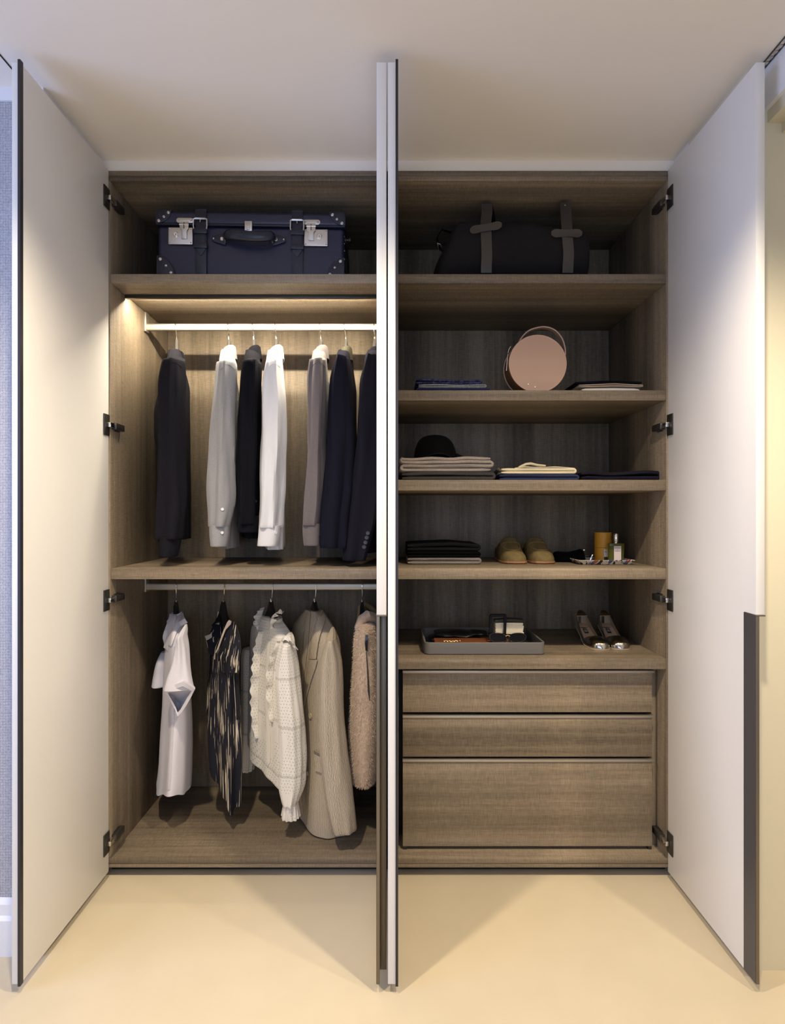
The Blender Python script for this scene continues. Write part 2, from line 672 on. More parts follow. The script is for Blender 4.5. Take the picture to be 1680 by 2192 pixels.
def loftx(keys, rows=30, n=32, ex=0.7, noise_amp=0.0, seed=0.0):
    """keys (x, yc, zc, ry, rz): horizontal body with rings in the yz plane"""
    R = []
    for i in range(rows + 1):
        x, y, z, ry, rz = cr(keys, i / rows)
        row = []
        for j in range(n):
            th = 2 * PI * j / n
            cu, su = cos(th), sin(th)
            u = ry * math.copysign(abs(cu) ** ex, cu)
            v = rz * math.copysign(abs(su) ** ex, su)
            k = 1 + noise_amp * noise.noise(Vector((x * 9 + seed, cu * 1.7, su * 1.7)))
            row.append(Vector((x, y + u * k, z + v * k)))
        R.append(row)
    return MB().rows(R, True, True, True)


def ribbon(path, th, y0, y1, wob=0.0, seed=0.0):
    """a thick strip of cloth: path in (x,z), extruded from y0 (near) to y1"""
    pts = [Vector((a, 0, b)) for a, b in path]
    m = len(pts)
    nrm = []
    for i in range(m):
        tg = (pts[min(i + 1, m - 1)] - pts[max(i - 1, 0)]).normalized()
        nrm.append(Vector((-tg.z, 0, tg.x)))
    ys = [(y0, 0.45), (y0 + th * 0.25, 0.85), (y0 + th * 0.6, 1.0)]
    for k in range(1, 5):
        ys.append((y0 + th * 0.6 + (y1 - y0 - th * 1.2) * k / 4, 1.0))
    ys.append((y1, 0.5))
    mb = MB()
    R = []
    for (y, f) in ys:
        row = []
        for side in (1, -1):
            idx = range(m) if side == 1 else range(m - 1, -1, -1)
            for i in idx:
                e = 0.55 if i in (0, m - 1) else 1.0
                p = pts[i] + nrm[i] * side * th * 0.5 * f * e
                dy = wob * noise.noise(Vector((p.x * 14 + seed, p.z * 60, seed)))
                row.append(Vector((p.x, y + dy, p.z)))
        R.append(row)
    # flip row order to rings
    n = 2 * m
    mb.rows(R, True, False, False)
    base = 0
    fs = []
    for r in (0, len(R) - 1):
        o = r * n
        for i in range(m - 1):
            fs.append((o + i, o + i + 1, o + n - 2 - i, o + n - 1 - i))
    for f in fs:
        mb.f.append(list(f))
        mb.uv.append(None)
    return mb


def zigzag(x0, x1, zb, zt, layers, start_left=True, wave=0.0, seed=0.0, jag=0.0, top=None):
    h = (zt - zb) / layers
    pts = []
    left = start_left
    rnd = random.Random(seed * 100 + 3)
    for k in range(layers):
        z = zb + h * (k + 0.5)
        a, b = (x0 + h * 0.5, x1 - h * 0.5) if left else (x1 - h * 0.5, x0 + h * 0.5)
        e = jag * rnd.uniform(-1, 1)
        N = 12
        for i in range(N + 1):
            u = i / N
            x = a + (b + e - a) * u
            fx = (x - x0) / (x1 - x0)
            wz = wave * (k / max(1, layers - 1)) * (noise.noise(Vector((x * 11 + seed * 7, seed, k * 0.35))))
            if top:
                wz += top(fx) * (k + 0.5) / layers
            pts.append((x, z + wz))
        if k < layers - 1:
            sgn = 1 if left else -1
            cx, cz = pts[-1]
            for q in range(1, 5):
                an = -PI / 2 + PI * q / 5
                pts.append((cx + sgn * cos(an) * h * 0.5, cz + h * 0.5 + sin(an) * h * 0.5))
        left = not left
    return pts, h * 0.93


def folded(name, label, mat, x0, x1, y0, y1, zb, zt, layers, group='folded clothes on the shelves', **kw):
    r = thing(name, label, kw.pop('cat', 'clothing'), ((x0 + x1) / 2, (y0 + y1) / 2, zb), group)
    pts, th = zigzag(x0, x1, zb, zt, layers, **kw)
    ribbon(pts, th, y0, y1, wob=0.004, seed=x0 * 9 + zb * 5).build('folded_cloth', mat, r)
    return r


def patch(rows, th=0.003, vec=None):
    """grid of points given thickness along vec (away from viewer)"""
    vec = Vector(vec) if vec else Vector((0, 1, 0))
    n = len(rows[0])
    mb = MB()
    front = [[Vector(p) for p in r] for r in rows]
    back = [[p + vec * th for p in r] for r in front]
    R = [f + b[::-1] for f, b in zip(front, back)]
    return mb.rows(R, True, True, True)


def disc(mb, c, r, th, nrm, n=14):
    nrm = Vector(nrm).normalized()
    ref = Vector((0, 0, 1)) if abs(nrm.z) < 0.9 else Vector((1, 0, 0))
    u = nrm.cross(ref).normalized()
    v = nrm.cross(u)
    c = Vector(c)
    R = []
    for rr, h in ((r * 0.96, 0), (r, th * 0.4), (r * 0.92, th), (r * 0.55, th * 0.85), (r * 0.3, th * 0.8)):
        R.append([c + nrm * h + u * rr * cos(2 * PI * k / n) + v * rr * sin(2 * PI * k / n) for k in range(n)])
    mb.rows(R, True, True, True)
    return mb

# ================================================================== the room
XL, XR, YB = -2.4, 1.7, -3.6
WY = -0.325          # wall beside the wardrobe, left
WYR = -0.39          # wall beside the wardrobe, right
struct('floor', MB().box(XL, XR, YB, 0.56, -0.05, 0.0), 'carpet')
struct('ceiling', MB().box(XL, XR, YB, 0.56, CEIL, CEIL + 0.05), 'ceiling_white')
struct('wall_left', MB().box(XL, -0.9578, WY, WY + 0.3, 0.15, 2.367), 'wallpaper_weave')
struct('trim_1', MB().box(XL, -0.9578, WY - 0.004, WY + 0.3, 2.367, CEIL), 'base_white')
# skirting with a stepped profile
bl = MB()
prof = [(WY + 0.01, 0.0), (WY - 0.018, 0.0), (WY - 0.018, 0.098), (WY - 0.010, 0.108), (WY - 0.010, 0.138), (WY - 0.002, 0.152), (WY + 0.01, 0.152)]
bl.prism(prof, XL, -0.9578, 'yz')
struct('baseboard_left', bl, 'base_white')
struct('wall_right', MB().box(0.9578, XR, WYR, WYR + 0.3, 0.0, CEIL), 'wall_cream')
struct('wall_back', MB().box(XL - 0.06, XR + 0.06, 0.53, 0.57, 0.0, CEIL), 'wall_white')
fx0, fx1, fz0, fz1 = -1.2, 0.8, 0.7, 2.15      # window behind the camera
wf = MB()
for (a, b, c_, d_) in ((XL - 0.06, fx0, 0, CEIL), (fx1, XR + 0.06, 0, CEIL), (fx0, fx1, 0, fz0), (fx0, fx1, fz1, CEIL)):
    wf.box(a, b, YB - 0.06, YB, c_, d_)
struct('wall_front', wf, 'wall_taupe')
win2 = struct('window_2', MB().box(fx0, fx1, YB - 0.05, YB - 0.04, fz0, fz1), 'window_glass')
fr = MB()
for (a, b, c_, d_) in ((fx0, fx0 + 0.05, fz0, fz1), (fx1 - 0.05, fx1, fz0, fz1), (fx0, fx1, fz0, fz0 + 0.05), (fx0, fx1, fz1 - 0.05, fz1), (-0.225, -0.175, fz0, fz1)):
    fr.box(a, b, YB - 0.06, YB - 0.03, c_, d_)
fr.build('window_frame', 'base_white', win2, smooth=False)
struct('wall_side', MB().box(XR, XR + 0.06, YB, WYR, 0.0, CEIL), 'wall_taupe')
# header and frame of the opening on the right
struct('trim_2', MB().box(1.0, 1.05, -3.0, WYR, 2.294, CEIL), 'wall_white')
struct('trim_3', MB().box(1.05, 1.10, -3.0, WYR, 2.235, CEIL), 'wall_cream')
struct('trim_4', MB().box(1.012, 1.05, -3.0, WYR, 2.262, 2.294), 'wall_cream')
# window wall on the left, behind the camera's left shoulder
ww = MB()
wy0, wy1, wz0, wz1 = -2.35, -0.75, 0.55, 2.15
for (a, b, c_, d_) in ((YB, wy0, 0, CEIL), (wy1, WY, 0, CEIL), (wy0, wy1, 0, wz0), (wy0, wy1, wz1, CEIL)):
    ww.box(XL - 0.06, XL, a, b, c_, d_)
struct('wall_window', ww, 'wall_taupe')
win = struct('window_1', MB().box(XL - 0.05, XL - 0.04, wy0, wy1, wz0, wz1), 'window_glass')
fr = MB()
for (a, b, c_, d_) in ((wy0, wy0 + 0.05, wz0, wz1), (wy1 - 0.05, wy1, wz0, wz1), (wy0, wy1, wz0, wz0 + 0.05), (wy0, wy1, wz1 - 0.05, wz1),
                       ((wy0 + wy1) / 2 - 0.025, (wy0 + wy1) / 2 + 0.025, wz0, wz1)):
    fr.box(XL - 0.06, XL - 0.03, a, b, c_, d_)
fr.build('window_frame', 'base_white', win, smooth=False)
# shadow gap in the ceiling at the left
struct('trim_5', MB().box(-1.003, -0.999, -1.6, WY, CEIL - 0.0015, CEIL + 0.01), 'black_gap')
# linear air vent in the ceiling at the right
vent = thing('air_vent', 'narrow slotted air vent strip in the ceiling above the right wall', 'vent', (0.99, -1.0, CEIL))
MB().box(0.982, 0.984, -1.6, WYR, CEIL - 0.004, CEIL - 0.0005).build('frame', 'dark_metal', vent)
MB().box(0.996, 0.998, -1.6, WYR, CEIL - 0.004, CEIL - 0.0005).build('frame', 'dark_metal', vent)
sl0 = None
for i in range(60):
    yy = -0.40 - i * 0.018
    if sl0 is None:
        sl0 = MB().box(0.9845, 0.9955, yy - 0.0045, yy + 0.0045, CEIL - 0.0035, CEIL - 0.0005).build('slat', 'steel', vent)
    else:
        c_ = sl0.copy()
        COL.objects.link(c_)
        c_.parent = vent
        c_.location.y = -i * 0.018
# recessed downlights
WHERE = ['nearest the left wardrobe doors', 'nearest the right wardrobe doors', 'added for ambient light in the middle of the room', 'added for ambient light by the window', 'by the right wall']
for i, (lx, ly, le) in enumerate(DOWN):
    r = thing('ceiling_downlight', 'round white recessed ceiling downlight ' + WHERE[i], 'light', (lx, ly, CEIL), 'recessed ceiling downlights')
    MB().lathe([(0.045, -0.004), (0.05, -0.0005), (0.034, -0.0005), (0.036, -0.004)], (lx, ly, CEIL), 24).build('trim_ring', 'base_white', r)
    MB().lathe([(0.032, -0.0015), (0.032, -0.0005)], (lx, ly, CEIL), 20).build('lens', 'lamp_glow', r)

# fascia above the wardrobe
struct('trim_6', MB().box(-1.0, 1.0, 0.006, 0.53, 2.3685, CEIL), 'ceiling_white')
# returns beside the carcass
struct('wall_return_left', MB().box(-1.0, -0.9578, WY + 0.3, 0.53, 0.0, CEIL), 'wall_white')
struct('wall_return_right', MB().box(0.9578, 1.0, WYR + 0.3, 0.53, 0.0, CEIL), 'wall_white')

# ================================================================== wardrobes
K = 1.933 / F


def zf(py):
    return CAMZ - (py - VPY) * K


BACK = 0.504
ZT = 2.368
HINGE_Z = (2.266, 1.514, 0.933, 0.128)


def hinge(door, side, zc, xi, flip, q=1.0):
    """side +1: cabinet lies to +x of the door's inner face"""
    s = side * q
    def bx(mb, xa, xb, *r):
        return mb.box(min(xa, xb), max(xa, xb), *r)
    m = MB()
    bx(m, xi, xi + s * 0.0035, -0.040, -0.003, zc - 0.035, zc + 0.035)
    m.build('hinge_plate', 'dark_metal', door, bevel=0.001)
    m = MB()
    bx(m, xi + s * 0.002, xi + s * 0.020, 0.010, 0.072, zc - 0.011, zc + 0.011)
    bx(m, xi + s * 0.001, xi + s * 0.007, 0.022, 0.060, zc - 0.015, zc + 0.015)
    m.build('hinge_arm', 'dark_metal', door, bevel=0.002)
    m = MB()
    bx(m, xi + s * 0.004, xi + s * 0.017, -0.024, 0.012, zc - 0.008, zc + 0.008)
    m.build('hinge_link', 'chrome', door, bevel=0.0015)


def door(root, xa, xb, inner, handle, label):
    """xa<xb panel; inner = +1 if the inside face is xb"""
    z0, z1, yn, yh = 0.024, 2.3665, -0.465, -0.002
    xi = xb if inner > 0 else xa
    if handle:
        cut, zc = -0.415, 0.962
        poly = [(yh, z0), (cut, z0), (cut, zc), (yn, zc), (yn, z1), (yh, z1)]
        d = MB().prism(poly, xa, xb, 'yz').build('door', 'door_white', root, bevel=0.0012, label=label)
        m = MB()
        fl = (xi - inner * 0.008, xi)
        m.box(min(fl), max(fl), yn - 0.001, cut, z0, zc - 0.003)
        wb = (xi - inner * 0.008, xb + xa - xi)
        m.box(min(wb), max(wb), cut - 0.003, cut - 0.0002, z0, zc - 0.003)
        m.box(xa - 0.001, xb + 0.001, yn - 0.0015, cut, zc - 0.0035, zc - 0.0003)
        m.build('handle', 'bronze', d, bevel=0.0006)
        # dark inner plate of the pull
        px_ = (xi, xi + inner * 0.0008)
        MB().box(min(px_), max(px_), yn + 0.001, cut + 0.0, z0, zc - 0.001).build('handle_plate', 'pull_dark', d)
    else:
        d = MB().box(xa, xb, yn, yh, z0, z1).build('door', 'door_white', root, bevel=0.0012, label=label)
        g = (xi - inner * 0.006, xi + inner * 0.0006)
        MB().box(min(g), max(g), yn - 0.0025, yn + 0.01, z0 - 0.004, z1 + 0.006).build('seal_strip', 'gasket', d)
    return d


def carcass(root, x0, x1):
    """inner faces at x0, x1"""
    box('side_panel', 'wood_z', root, x0 - 0.019, x0, 0.0, BACK, 0.069, 2.333)
    box('side_panel', 'wood_z', root, x1, x1 + 0.019, 0.0, BACK, 0.069, 2.333)
    box('back_panel', 'wood_z', root, x0, x1, BACK, BACK + 0.012, 0.069, 2.333)
    box('top_panel', 'wood_x', root, x0 - 0.019, x1 + 0.019, 0.002, BACK, zf(376), ZT, bevel=0.001)
    box('top_panel', 'wood_x', root, x0 - 0.019, x1 + 0.019, 0.0, BACK, 2.333, zf(376) - 0.0012, bevel=0.001)
    box('base_panel', 'wood_x', root, x0 - 0.019, x1 + 0.019, 0.0, BACK, zf(1849) + 0.001, 0.069, bevel=0.001)
    box('base_panel', 'wood_x', root, x0 - 0.019, x1 + 0.019, 0.002, BACK, 0.0345, zf(1849) - 0.0005, bevel=0.001)
    box('plinth', 'black_gap', root, x0 - 0.019, x1 + 0.019, 0.05, 0.07, 0.0, 0.034, bevel=0)


def shelf(root, x0, x1, zt, zb):
    return box('shelf', 'wood_x', root, x0 + 0.0005, x1 - 0.0005, 0.002, BACK - 0.001, zb, zt, bevel=0.001)


LX0, LX1, RX0, RX1 = -0.93, -0.0215, 0.0185, 0.93
wl = thing('wardrobe', 'open left wardrobe unit with two clothes rails and a top shelf', 'wardrobe', (-0.476, 0.25, 0), 'wardrobe units')
carcass(wl, LX0, LX1)
shelf(wl, LX0, LX1, 2.022, 1.991)
shelf(wl, LX0, LX1, 1.036, 1.000)
dl = door(wl, -0.9565, -0.934, +1, False, 'white door open at the far left')
for z in HINGE_Z:
    hinge(dl, +1, z, -0.9335, 0)
dc = door(wl, -0.0297, -0.0047, -1, True, 'white door with bronze pull, seen edge-on, left of the centre pair')
for z in HINGE_Z:
    hinge(dc, -1, z, -0.0302, 0, 0.3)
# rails
YR, ZRU, ZRL = 0.28, 1.933, 0.9405


def rail(root, zr):
    R = []
    for x in (LX0 + 0.002, LX1 - 0.002):
        row = []
        for j in range(20):
            th = 2 * PI * j / 20
            u = 0.0075 * math.copysign(abs(cos(th)) ** 0.5, cos(th))
            v = 0.0135 * math.copysign(abs(sin(th)) ** 0.5, sin(th))
            row.append(Vector((x, YR + u, zr + v)))
        R.append(row)
    r = MB().rows(R, True, True, True).build('clothes_rail', 'rail_metal', root)
    box('bracket', 'rail_metal', r, LX0, LX0 + 0.009, YR - 0.016, YR + 0.016, zr - 0.019, zr + 0.055 if zr > 1.5 else zr + 0.058)
    box('bracket', 'rail_metal', r, LX1 - 0.009, LX1, YR - 0.016, YR + 0.016, zr - 0.019, zr + 0.055 if zr > 1.5 else zr + 0.058)


rail(wl, ZRU)
rail(wl, ZRL)
ls = box('light_strip', 'dark_metal', wl, LX0 + 0.003, LX1 - 0.003, 0.100, 0.113, 1.978, 1.9908, bevel=0.0008)
MB().box(LX0 + 0.02, LX1 - 0.03, 0.1132, 0.1230, 1.9860, 1.9885).build('led_diffuser', 'led_white', ls)

wr = thing('wardrobe', 'open right wardrobe unit filled with shelves above drawers', 'wardrobe', (0.474, 0.25, 0), 'wardrobe units')
carcass(wr, RX0, RX1)
for zt, zb in ((2.022, 1.991), (zf(835), zf(857)), (zf(1027), zf(1050)), (1.036, 1.000), (zf(1410), zf(1433))):
    shelf(wr, RX0, RX1, zt, zb)
dr = door(wr, 0.934, 0.9565, -1, True, 'white door with dark pull open at the far right')
for z in HINGE_Z:
    hinge(dr, -1, z, 0.9335, 0)
dm = door(wr, -0.001, 0.0245, +1, False, 'white door seen edge-on, right of the centre pair')
for z in HINGE_Z:
    hinge(dm, +1, z, 0.025, 0, 0.3)
# drawers
ch = thing('drawer_chest', 'taupe wood chest of three drawers built in under the right shelves', 'drawers', (0.476, 0.25, 0.069))
YD = 0.043
box('side_panel', 'wood_z', ch, 0.0200, 0.036, YD + 0.03, 0.48, 0.0692, 0.695)
box('side_panel', 'wood_z', ch, 0.913, 0.929, YD + 0.03, 0.48, 0.0692, 0.695)
box('back_panel', 'black_gap', ch, 0.036, 0.913, 0.14, 0.15, 0.0692, 0.695, bevel=0)
for (za, zb) in ((0.684, 0.5405), (0.5307, 0.3886), (0.3806, 0.082)):
    d = box('drawer', 'wood_x', ch, 0.0495, 0.902, YD, YD + 0.018, zb, za - 0.009, bevel=0.001)
    box('drawer_box', 'wood_x', d, 0.06, 0.89, YD + 0.018, 0.135, zb + 0.02, za - 0.035, bevel=0)
    box('pull_strip', 'rail_metal', d, 0.0490, 0.9085, YD - 0.004, YD + 0.02, za - 0.0088, za, bevel=0.001)
for xx in (0.052, 0.89):
    box('foot', 'dark_metal', ch, xx, xx + 0.012, YD + 0.004, YD + 0.03, 0.0692, 0.0818, bevel=0)

# ================================================================== hangers and garments
def hooked(px):
    return (px - VPX) * (YR - CAMY) / F


def hanger(px, zr, yaw, label, group, wide=0.0085, drop=0.042, mat='hanger_black', half=0.12, tilt=0.0):
    half = min(half, 0.12)
    X = hooked(px)
    r = thing('hanger', label, 'hanger', (X, YR, zr), group)
    def loc(x, y, z):
        return Vector((X + x * cos(yaw) - y * sin(yaw), YR + x * sin(yaw) + y * cos(yaw), zr + z))
    pts = [(tilt, 0, -drop - 0.012), (tilt, -0.001, -drop + 0.002), (tilt * 0.75, -0.008, -drop + 0.016), (tilt * 0.4, -0.0135, -0.012), (0, -0.0145, 0.004),
           (0, -0.011, 0.0145), (0, 0.0, 0.0178), (0, 0.011, 0.0145), (0, 0.015, 0.003), (0, 0.014, -0.006)]
    fine = [Vector(cr(pts, i / 40)) for i in range(41)]
    MB().tube([loc(*p) for p in fine], 0.0016, 8).build('hook', 'chrome', r)
    MB().tube([loc(tilt, 0, -drop - 0.004), loc(tilt, 0, -drop + 0.008)], 0.0027, 8).build('ferrule', 'chrome', r)
    # body: outline in (y,z)
    top, bot = [], []
    for i in range(-16, 17):
        u = i / 16
        y = half * u
        a = abs(u)
        zt = -drop - 0.105 * (a ** 0.7) * (1 - 0.12 * a) - 0.012 * min(1, a * 3) if a > 0.05 else -drop
        th = 0.026 - 0.012 * a
        if a < 0.3:
            th += 0.02 * (1 - a / 0.3)
        top.append((y, zt, 1 - 0.2 * a))
        bot.append((y, zt - th, 1 + 0.7 * a))
    R = []
    for (y, z, f), (y2, z2, f2) in zip(top, bot):
        w_ = wide * (1.0 + 0.4 * abs(y) / half)
        row = [loc(tilt - w_ * 0.6, y, z - 0.002), loc(tilt, y, z), loc(tilt + w_ * 0.6, y, z - 0.002), loc(tilt + w_, y, (z + z2) / 2),
               loc(tilt + w_ * 0.7, y, z2), loc(tilt - w_ * 0.7, y, z2), loc(tilt - w_, y, (z + z2) / 2)]
        R.append(row)
    MB().rows(R, True, True, True).build('hanger_arms', mat, r)
    return r


def px_tube(lst, yd, bd, rows=50, n=36, folds=(), cap=True, lip=0.018, ex=0.9, noise_amp=0.006, seed=0.0, dy=0.0):
    """sleeve from silhouette (py, left, right) measured at depth yd; bd = half depth"""
    keys = []
    # resample evenly in py
    py0, py1 = lst[0][0], lst[-1][0]
    N = 10
    for i in range(N + 1):
        py = py0 + (py1 - py0) * i / N
        for (a, b) in zip(lst[:-1], lst[1:]):
            if a[0] <= py <= b[0] + 1e-6:
                f = (py - a[0]) / (b[0] - a[0])
                l = a[1] + (b[1] - a[1]) * f
                r = a[2] + (b[2] - a[2]) * f
                break
        A, B = P(l, py, yd), P(r, py, yd)
        keys.append(((A.x + B.x) / 2, yd + dy * i / N, A.z, (B.x - A.x) / 2, bd, 0.0))
    if cap:
        k = keys[0]
        keys = [(k[0], k[1] + bd * 0.95, k[2] + 0.034, k[3] * 0.25, bd * 0.2, 0), (k[0], k[1] + bd * 0.6, k[2] + 0.022, k[3] * 0.66, bd * 0.5, 0), (k[0], k[1] + bd * 0.2, k[2] + 0.009, k[3] * 0.9, bd * 0.84, 0)] + keys
    return loft(keys, rows, n, folds, ex=ex, lip=lip, noise_amp=noise_amp, seed=seed)


def body_keys(X, zr, yaw, zs, shift=(0, 0)):
    """zs: (dz, a, b[, offx, offy]) local offsets"""
    ks = []
    for q in zs:
        dz, a, b = q[:3]
        ox, oy = (q[3], q[4]) if len(q) > 3 else (0, 0)
        ks.append((X + ox * cos(yaw) - oy * sin(yaw), YR + ox * sin(yaw) + oy * cos(yaw), zr + dz, a, b, yaw))
    return ks


def resample(ks, N=16):
    """even spacing in z so the catmull-rom stays tame"""
    z0, z1 = ks[0][2], ks[-1][2]
    out = []
    for i in range(N + 1):
        z = z0 + (z1 - z0) * i / N
        for a, b in zip(ks[:-1], ks[1:]):
            if b[2] - 1e-9 <= z <= a[2] + 1e-9:
                f = (a[2] - z) / (a[2] - b[2]) if a[2] != b[2] else 0
                out.append(tuple(p + (q - p) * f for p, q in zip(a, b)))
                break
    return out


def collar_ring(X, zr, yaw, zlow, ztop, a, b, flare, dropf, ox=0.0, n=40, lean=0.0):
    """turned-down collar: stand inside, fall outside"""
    R = []
    for (f, s) in ((0.0, 0.0), (0.5, 0.0), (0.9, 0.1), (1.0, 0.35), (0.92, 0.7), (0.6, 0.9), (0.25, 1.05), (0.0, 1.15)):
        row = []
        for j in range(n):
            th = 2 * PI * j / n
            zz = zlow + (ztop - zlow) * f
            if s > 0.5:
                zz -= dropf * (0.5 - 0.5 * cos(th)) * (s - 0.5)
            tilt_ = -0.014 * (0.5 - 0.5 * cos(th)) * 1.0
            u = (a + flare * s) * cos(th) + ox + lean * f
            v = (b + flare * s * 1.9) * sin(th)
            row.append(Vector((X + u * cos(yaw) - v * sin(yaw), YR + u * sin(yaw) + v * cos(yaw), zr + zz + tilt_)))
        R.append(row)
    R2 = []
    for row in reversed(R[3:]):
        R2.append([p + (Vector((X, YR, p.z)) - p).normalized() * 0.003 for p in row])
    return MB().rows(R + R2, True)


UP = 'clothes on the upper rail'
HG = 'hangers on the clothes rails'


def top_garment(px, yaw_deg, label, cat, name, mat, sleeve, body, cuff=None, collar=None, collar_mat=None, seed=0.0, hlabel='', far=True, bd=0.05,
                yoke=True, yd=0.095, btns=(), btn_mat='button_white', btn_r=0.0055, folds=None, tilt=0.006, seam=True):
    yaw = math.radians(yaw_deg)
    X = hooked(px)
    hanger(px, ZRU, yaw, hlabel, HG, wide=0.008, drop=0.042, mat='hanger_grey', tilt=tilt)
    r = thing(name, label, cat, (X, YR, ZRU - 0.08), UP)
    rnd = random.Random(int(seed * 10) + 1)
    bf = [(0.002, 0.007, 5, seed, 1.5), (0.001, 0.005, 9, seed * 2, -1.0), (0.0, 0.003, 14, seed, 2.0)]
    mb = loft(resample(body_keys(X, ZRU, yaw, body), 20), 60, 56, bf, ex=0.85, noise_amp=0.003, seed=seed)
    mb.build('body', mat, r)
    sf = folds or [(0.002, 0.006, 3, seed, 2.2), (0.004, 0.006, 5, seed * 1.7, -1.5), (0.0025, 0.0015, 9, seed, 1.0)]
    ms = px_tube(sleeve, yd, bd, folds=sf, seed=seed)
    so = ms.build('sleeve', mat, r)
    bv = ms.bvh()
    if far:
        # the sleeve on the far side, mostly hidden behind the body
        fx = X - 0.18 * -sin(yaw) * -1.0
        near = Vector((X + 0.185 * sin(yaw), YR - 0.185 * cos(yaw), 0))
        farp = Vector((X - 0.185 * sin(yaw), YR + 0.16 * cos(yaw), 0))
        m2 = MB()
        d_ = Vector((farp.x - (P((sleeve[0][1] + sleeve[0][2]) / 2, sleeve[0][0], yd).x), farp.y - yd, 0))
        m2.v = [p + d_ for p in ms.v]
        m2.f = [list(f) for f in ms.f]
        m2.uv = list(ms.uv)
        m2.build('sleeve', mat, r)
    if cuff:
        k = []
        l = [(c[0], c[1] - 0.6, c[2] + 0.6) for c in cuff]
        mc = px_tube(l, yd, bd * 0.86, rows=14, cap=False, folds=[(0.0008, 0.0012, 4, seed, 0.5)], noise_amp=0.001, seed=seed, lip=0.02)
        mc.build('cuff', mat, r)
    if collar:
        collar_ring(X + tilt, ZRU, yaw, *collar).build('collar', collar_mat or mat, r)
    if seam:
        # shoulder seam, a raised welt where the sleeve joins
        pts = []
        py, l, rr = sleeve[0]
        for i in range(13):
            f = i / 12
            pts.append(ray(bv, l + 1.5 + (rr - l - 3) * f, py + 9 - 11 * sin(PI * f), 0.0004, yd - bd))
        MB().tube(pts, 0.0011, 6).build('shoulder_seam', mat, r)
    for (bx_, by_) in btns:
        c_, nn = hitn(mc.bvh() if cuff and by_ > sleeve[-1][0] else bv, bx_, by_)
        disc(MB(), c_ + nn * 0.0012, btn_r, 0.0024, nn).build('button', btn_mat, r)
    return r, bv


def std_body(ln, a=0.05, b=0.19, neck=0.034, top=-0.092, ab=None, bl=0.0):
    ab = ab or a
    return [(top, neck * 0.7, neck), (top - 0.015, neck * 0.85, neck + 0.02), (top - 0.035, 0.029, 0.105), (top - 0.06, 0.031, 0.15), (top - 0.09, a * 0.76, b - 0.012),
            (top - 0.13, a, b), (-0.33, a + bl, b, -bl, 0), (-0.42, a + bl * 0.9, b, -bl, 0), (-0.6, (a + ab) / 2, b * 0.97), (-ln, ab, b * 0.96)]


COLLAR = (-0.125, -0.074, 0.017, 0.040, 0.012, 0.03)

top_garment(375, 19, 'charcoal knit sweater with ribbed cuffs, leftmost on the upper rail', 'sweater', 'sweater', 'sweater_charcoal',
            [(778, 352, 391), (800, 346, 393), (860, 346, 392), (960, 346, 391), (1060, 342, 395), (1130, 338, 393), (1152, 338, 389)],
            std_body(0.805, 0.048, 0.185, bl=0.012), cuff=[(1150, 341, 386), (1165, 341, 384), (1190, 343, 378)], collar=(-0.125, -0.096, 0.020, 0.040, 0.007, 0.0),
            seed=1.3, hlabel='dark hanger under the charcoal sweater')
top_garment(487, 15, 'light grey marl button-cuff shirt on the upper rail', 'shirt', 'shirt', 'shirt_grey',
            [(782, 470, 504), (800, 467, 505), (860, 462, 503), (960, 455, 502), (1060, 450, 504), (1100, 450, 500), (1126, 450, 493)],
            std_body(0.835, 0.037, 0.185), cuff=[(1124, 449, 493), (1145, 450, 491), (1168, 452, 487)], collar=COLLAR, seed=2.1,
            hlabel='dark hanger under the light grey shirt', btns=[(475, 1140), (476, 1090)])
top_garment(540, 14, 'plain black shirt on the upper rail beside the white shirt', 'shirt', 'shirt', 'shirt_black',
            [(780, 520, 557), (800, 517, 557), (860, 515, 554), (960, 513, 555), (1060, 513, 553), (1110, 513, 552), (1120, 512, 552)],
            std_body(0.80, 0.033, 0.185, bl=0.008), cuff=[(1104, 512, 553), (1120, 512, 553), (1138, 512, 552)], collar=COLLAR, seed=3.7,
            hlabel='dark hanger under the black shirt', btns=[(547, 1119), (547, 1073)], btn_mat='button_dark', btn_r=0.0042)
top_garment(588, 11, 'crisp white shirt on the upper rail', 'shirt', 'shirt', 'shirt_white',
            [(780, 571, 603), (800, 566, 604), (860, 563, 610), (960, 560, 608), (1060, 559, 603), (1110, 558, 599), (1128, 555, 599)],
            std_body(0.84, 0.036, 0.185), cuff=[(1125, 555, 600), (1145, 554, 599), (1167, 552, 595)], collar=COLLAR, seed=4.4,
            hlabel='dark hanger under the white shirt', btns=[(589, 1140)])
top_garment(684, 5, 'taupe cotton shirt on the upper rail left of the navy blazer', 'shirt', 'shirt', 'shirt_taupe',
            [(777, 664, 699), (800, 660, 700), (860, 660, 698), (960, 660, 694), (1040, 655, 694), (1090, 652, 692), (1123, 650, 687)],
            std_body(0.82, 0.040, 0.185), cuff=[(1121, 649, 688), (1140, 649, 687), (1166, 652, 686)], collar=COLLAR, seed=5.2,
            hlabel='dark hanger under the taupe shirt', btns=[(683, 1145)], btn_mat='button_dark', btn_r=0.004)
top_garment(737, 0, 'navy blazer hanging on the upper rail with an olive collar lining', 'blazer', 'blazer', 'blazer_navy',
            [(772, 718, 745), (785, 709, 749), (860, 703, 754), (960, 699, 759), (1040, 695, 756), (1100, 691, 746), (1171, 690, 739)],
            std_body(0.83, 0.040, 0.195), collar=(-0.13, -0.078, 0.016, 0.042, 0.010, 0.03), collar_mat='lining_olive', seed=6.6,
            hlabel='dark hanger under the navy blazer', bd=0.06, seam=False)
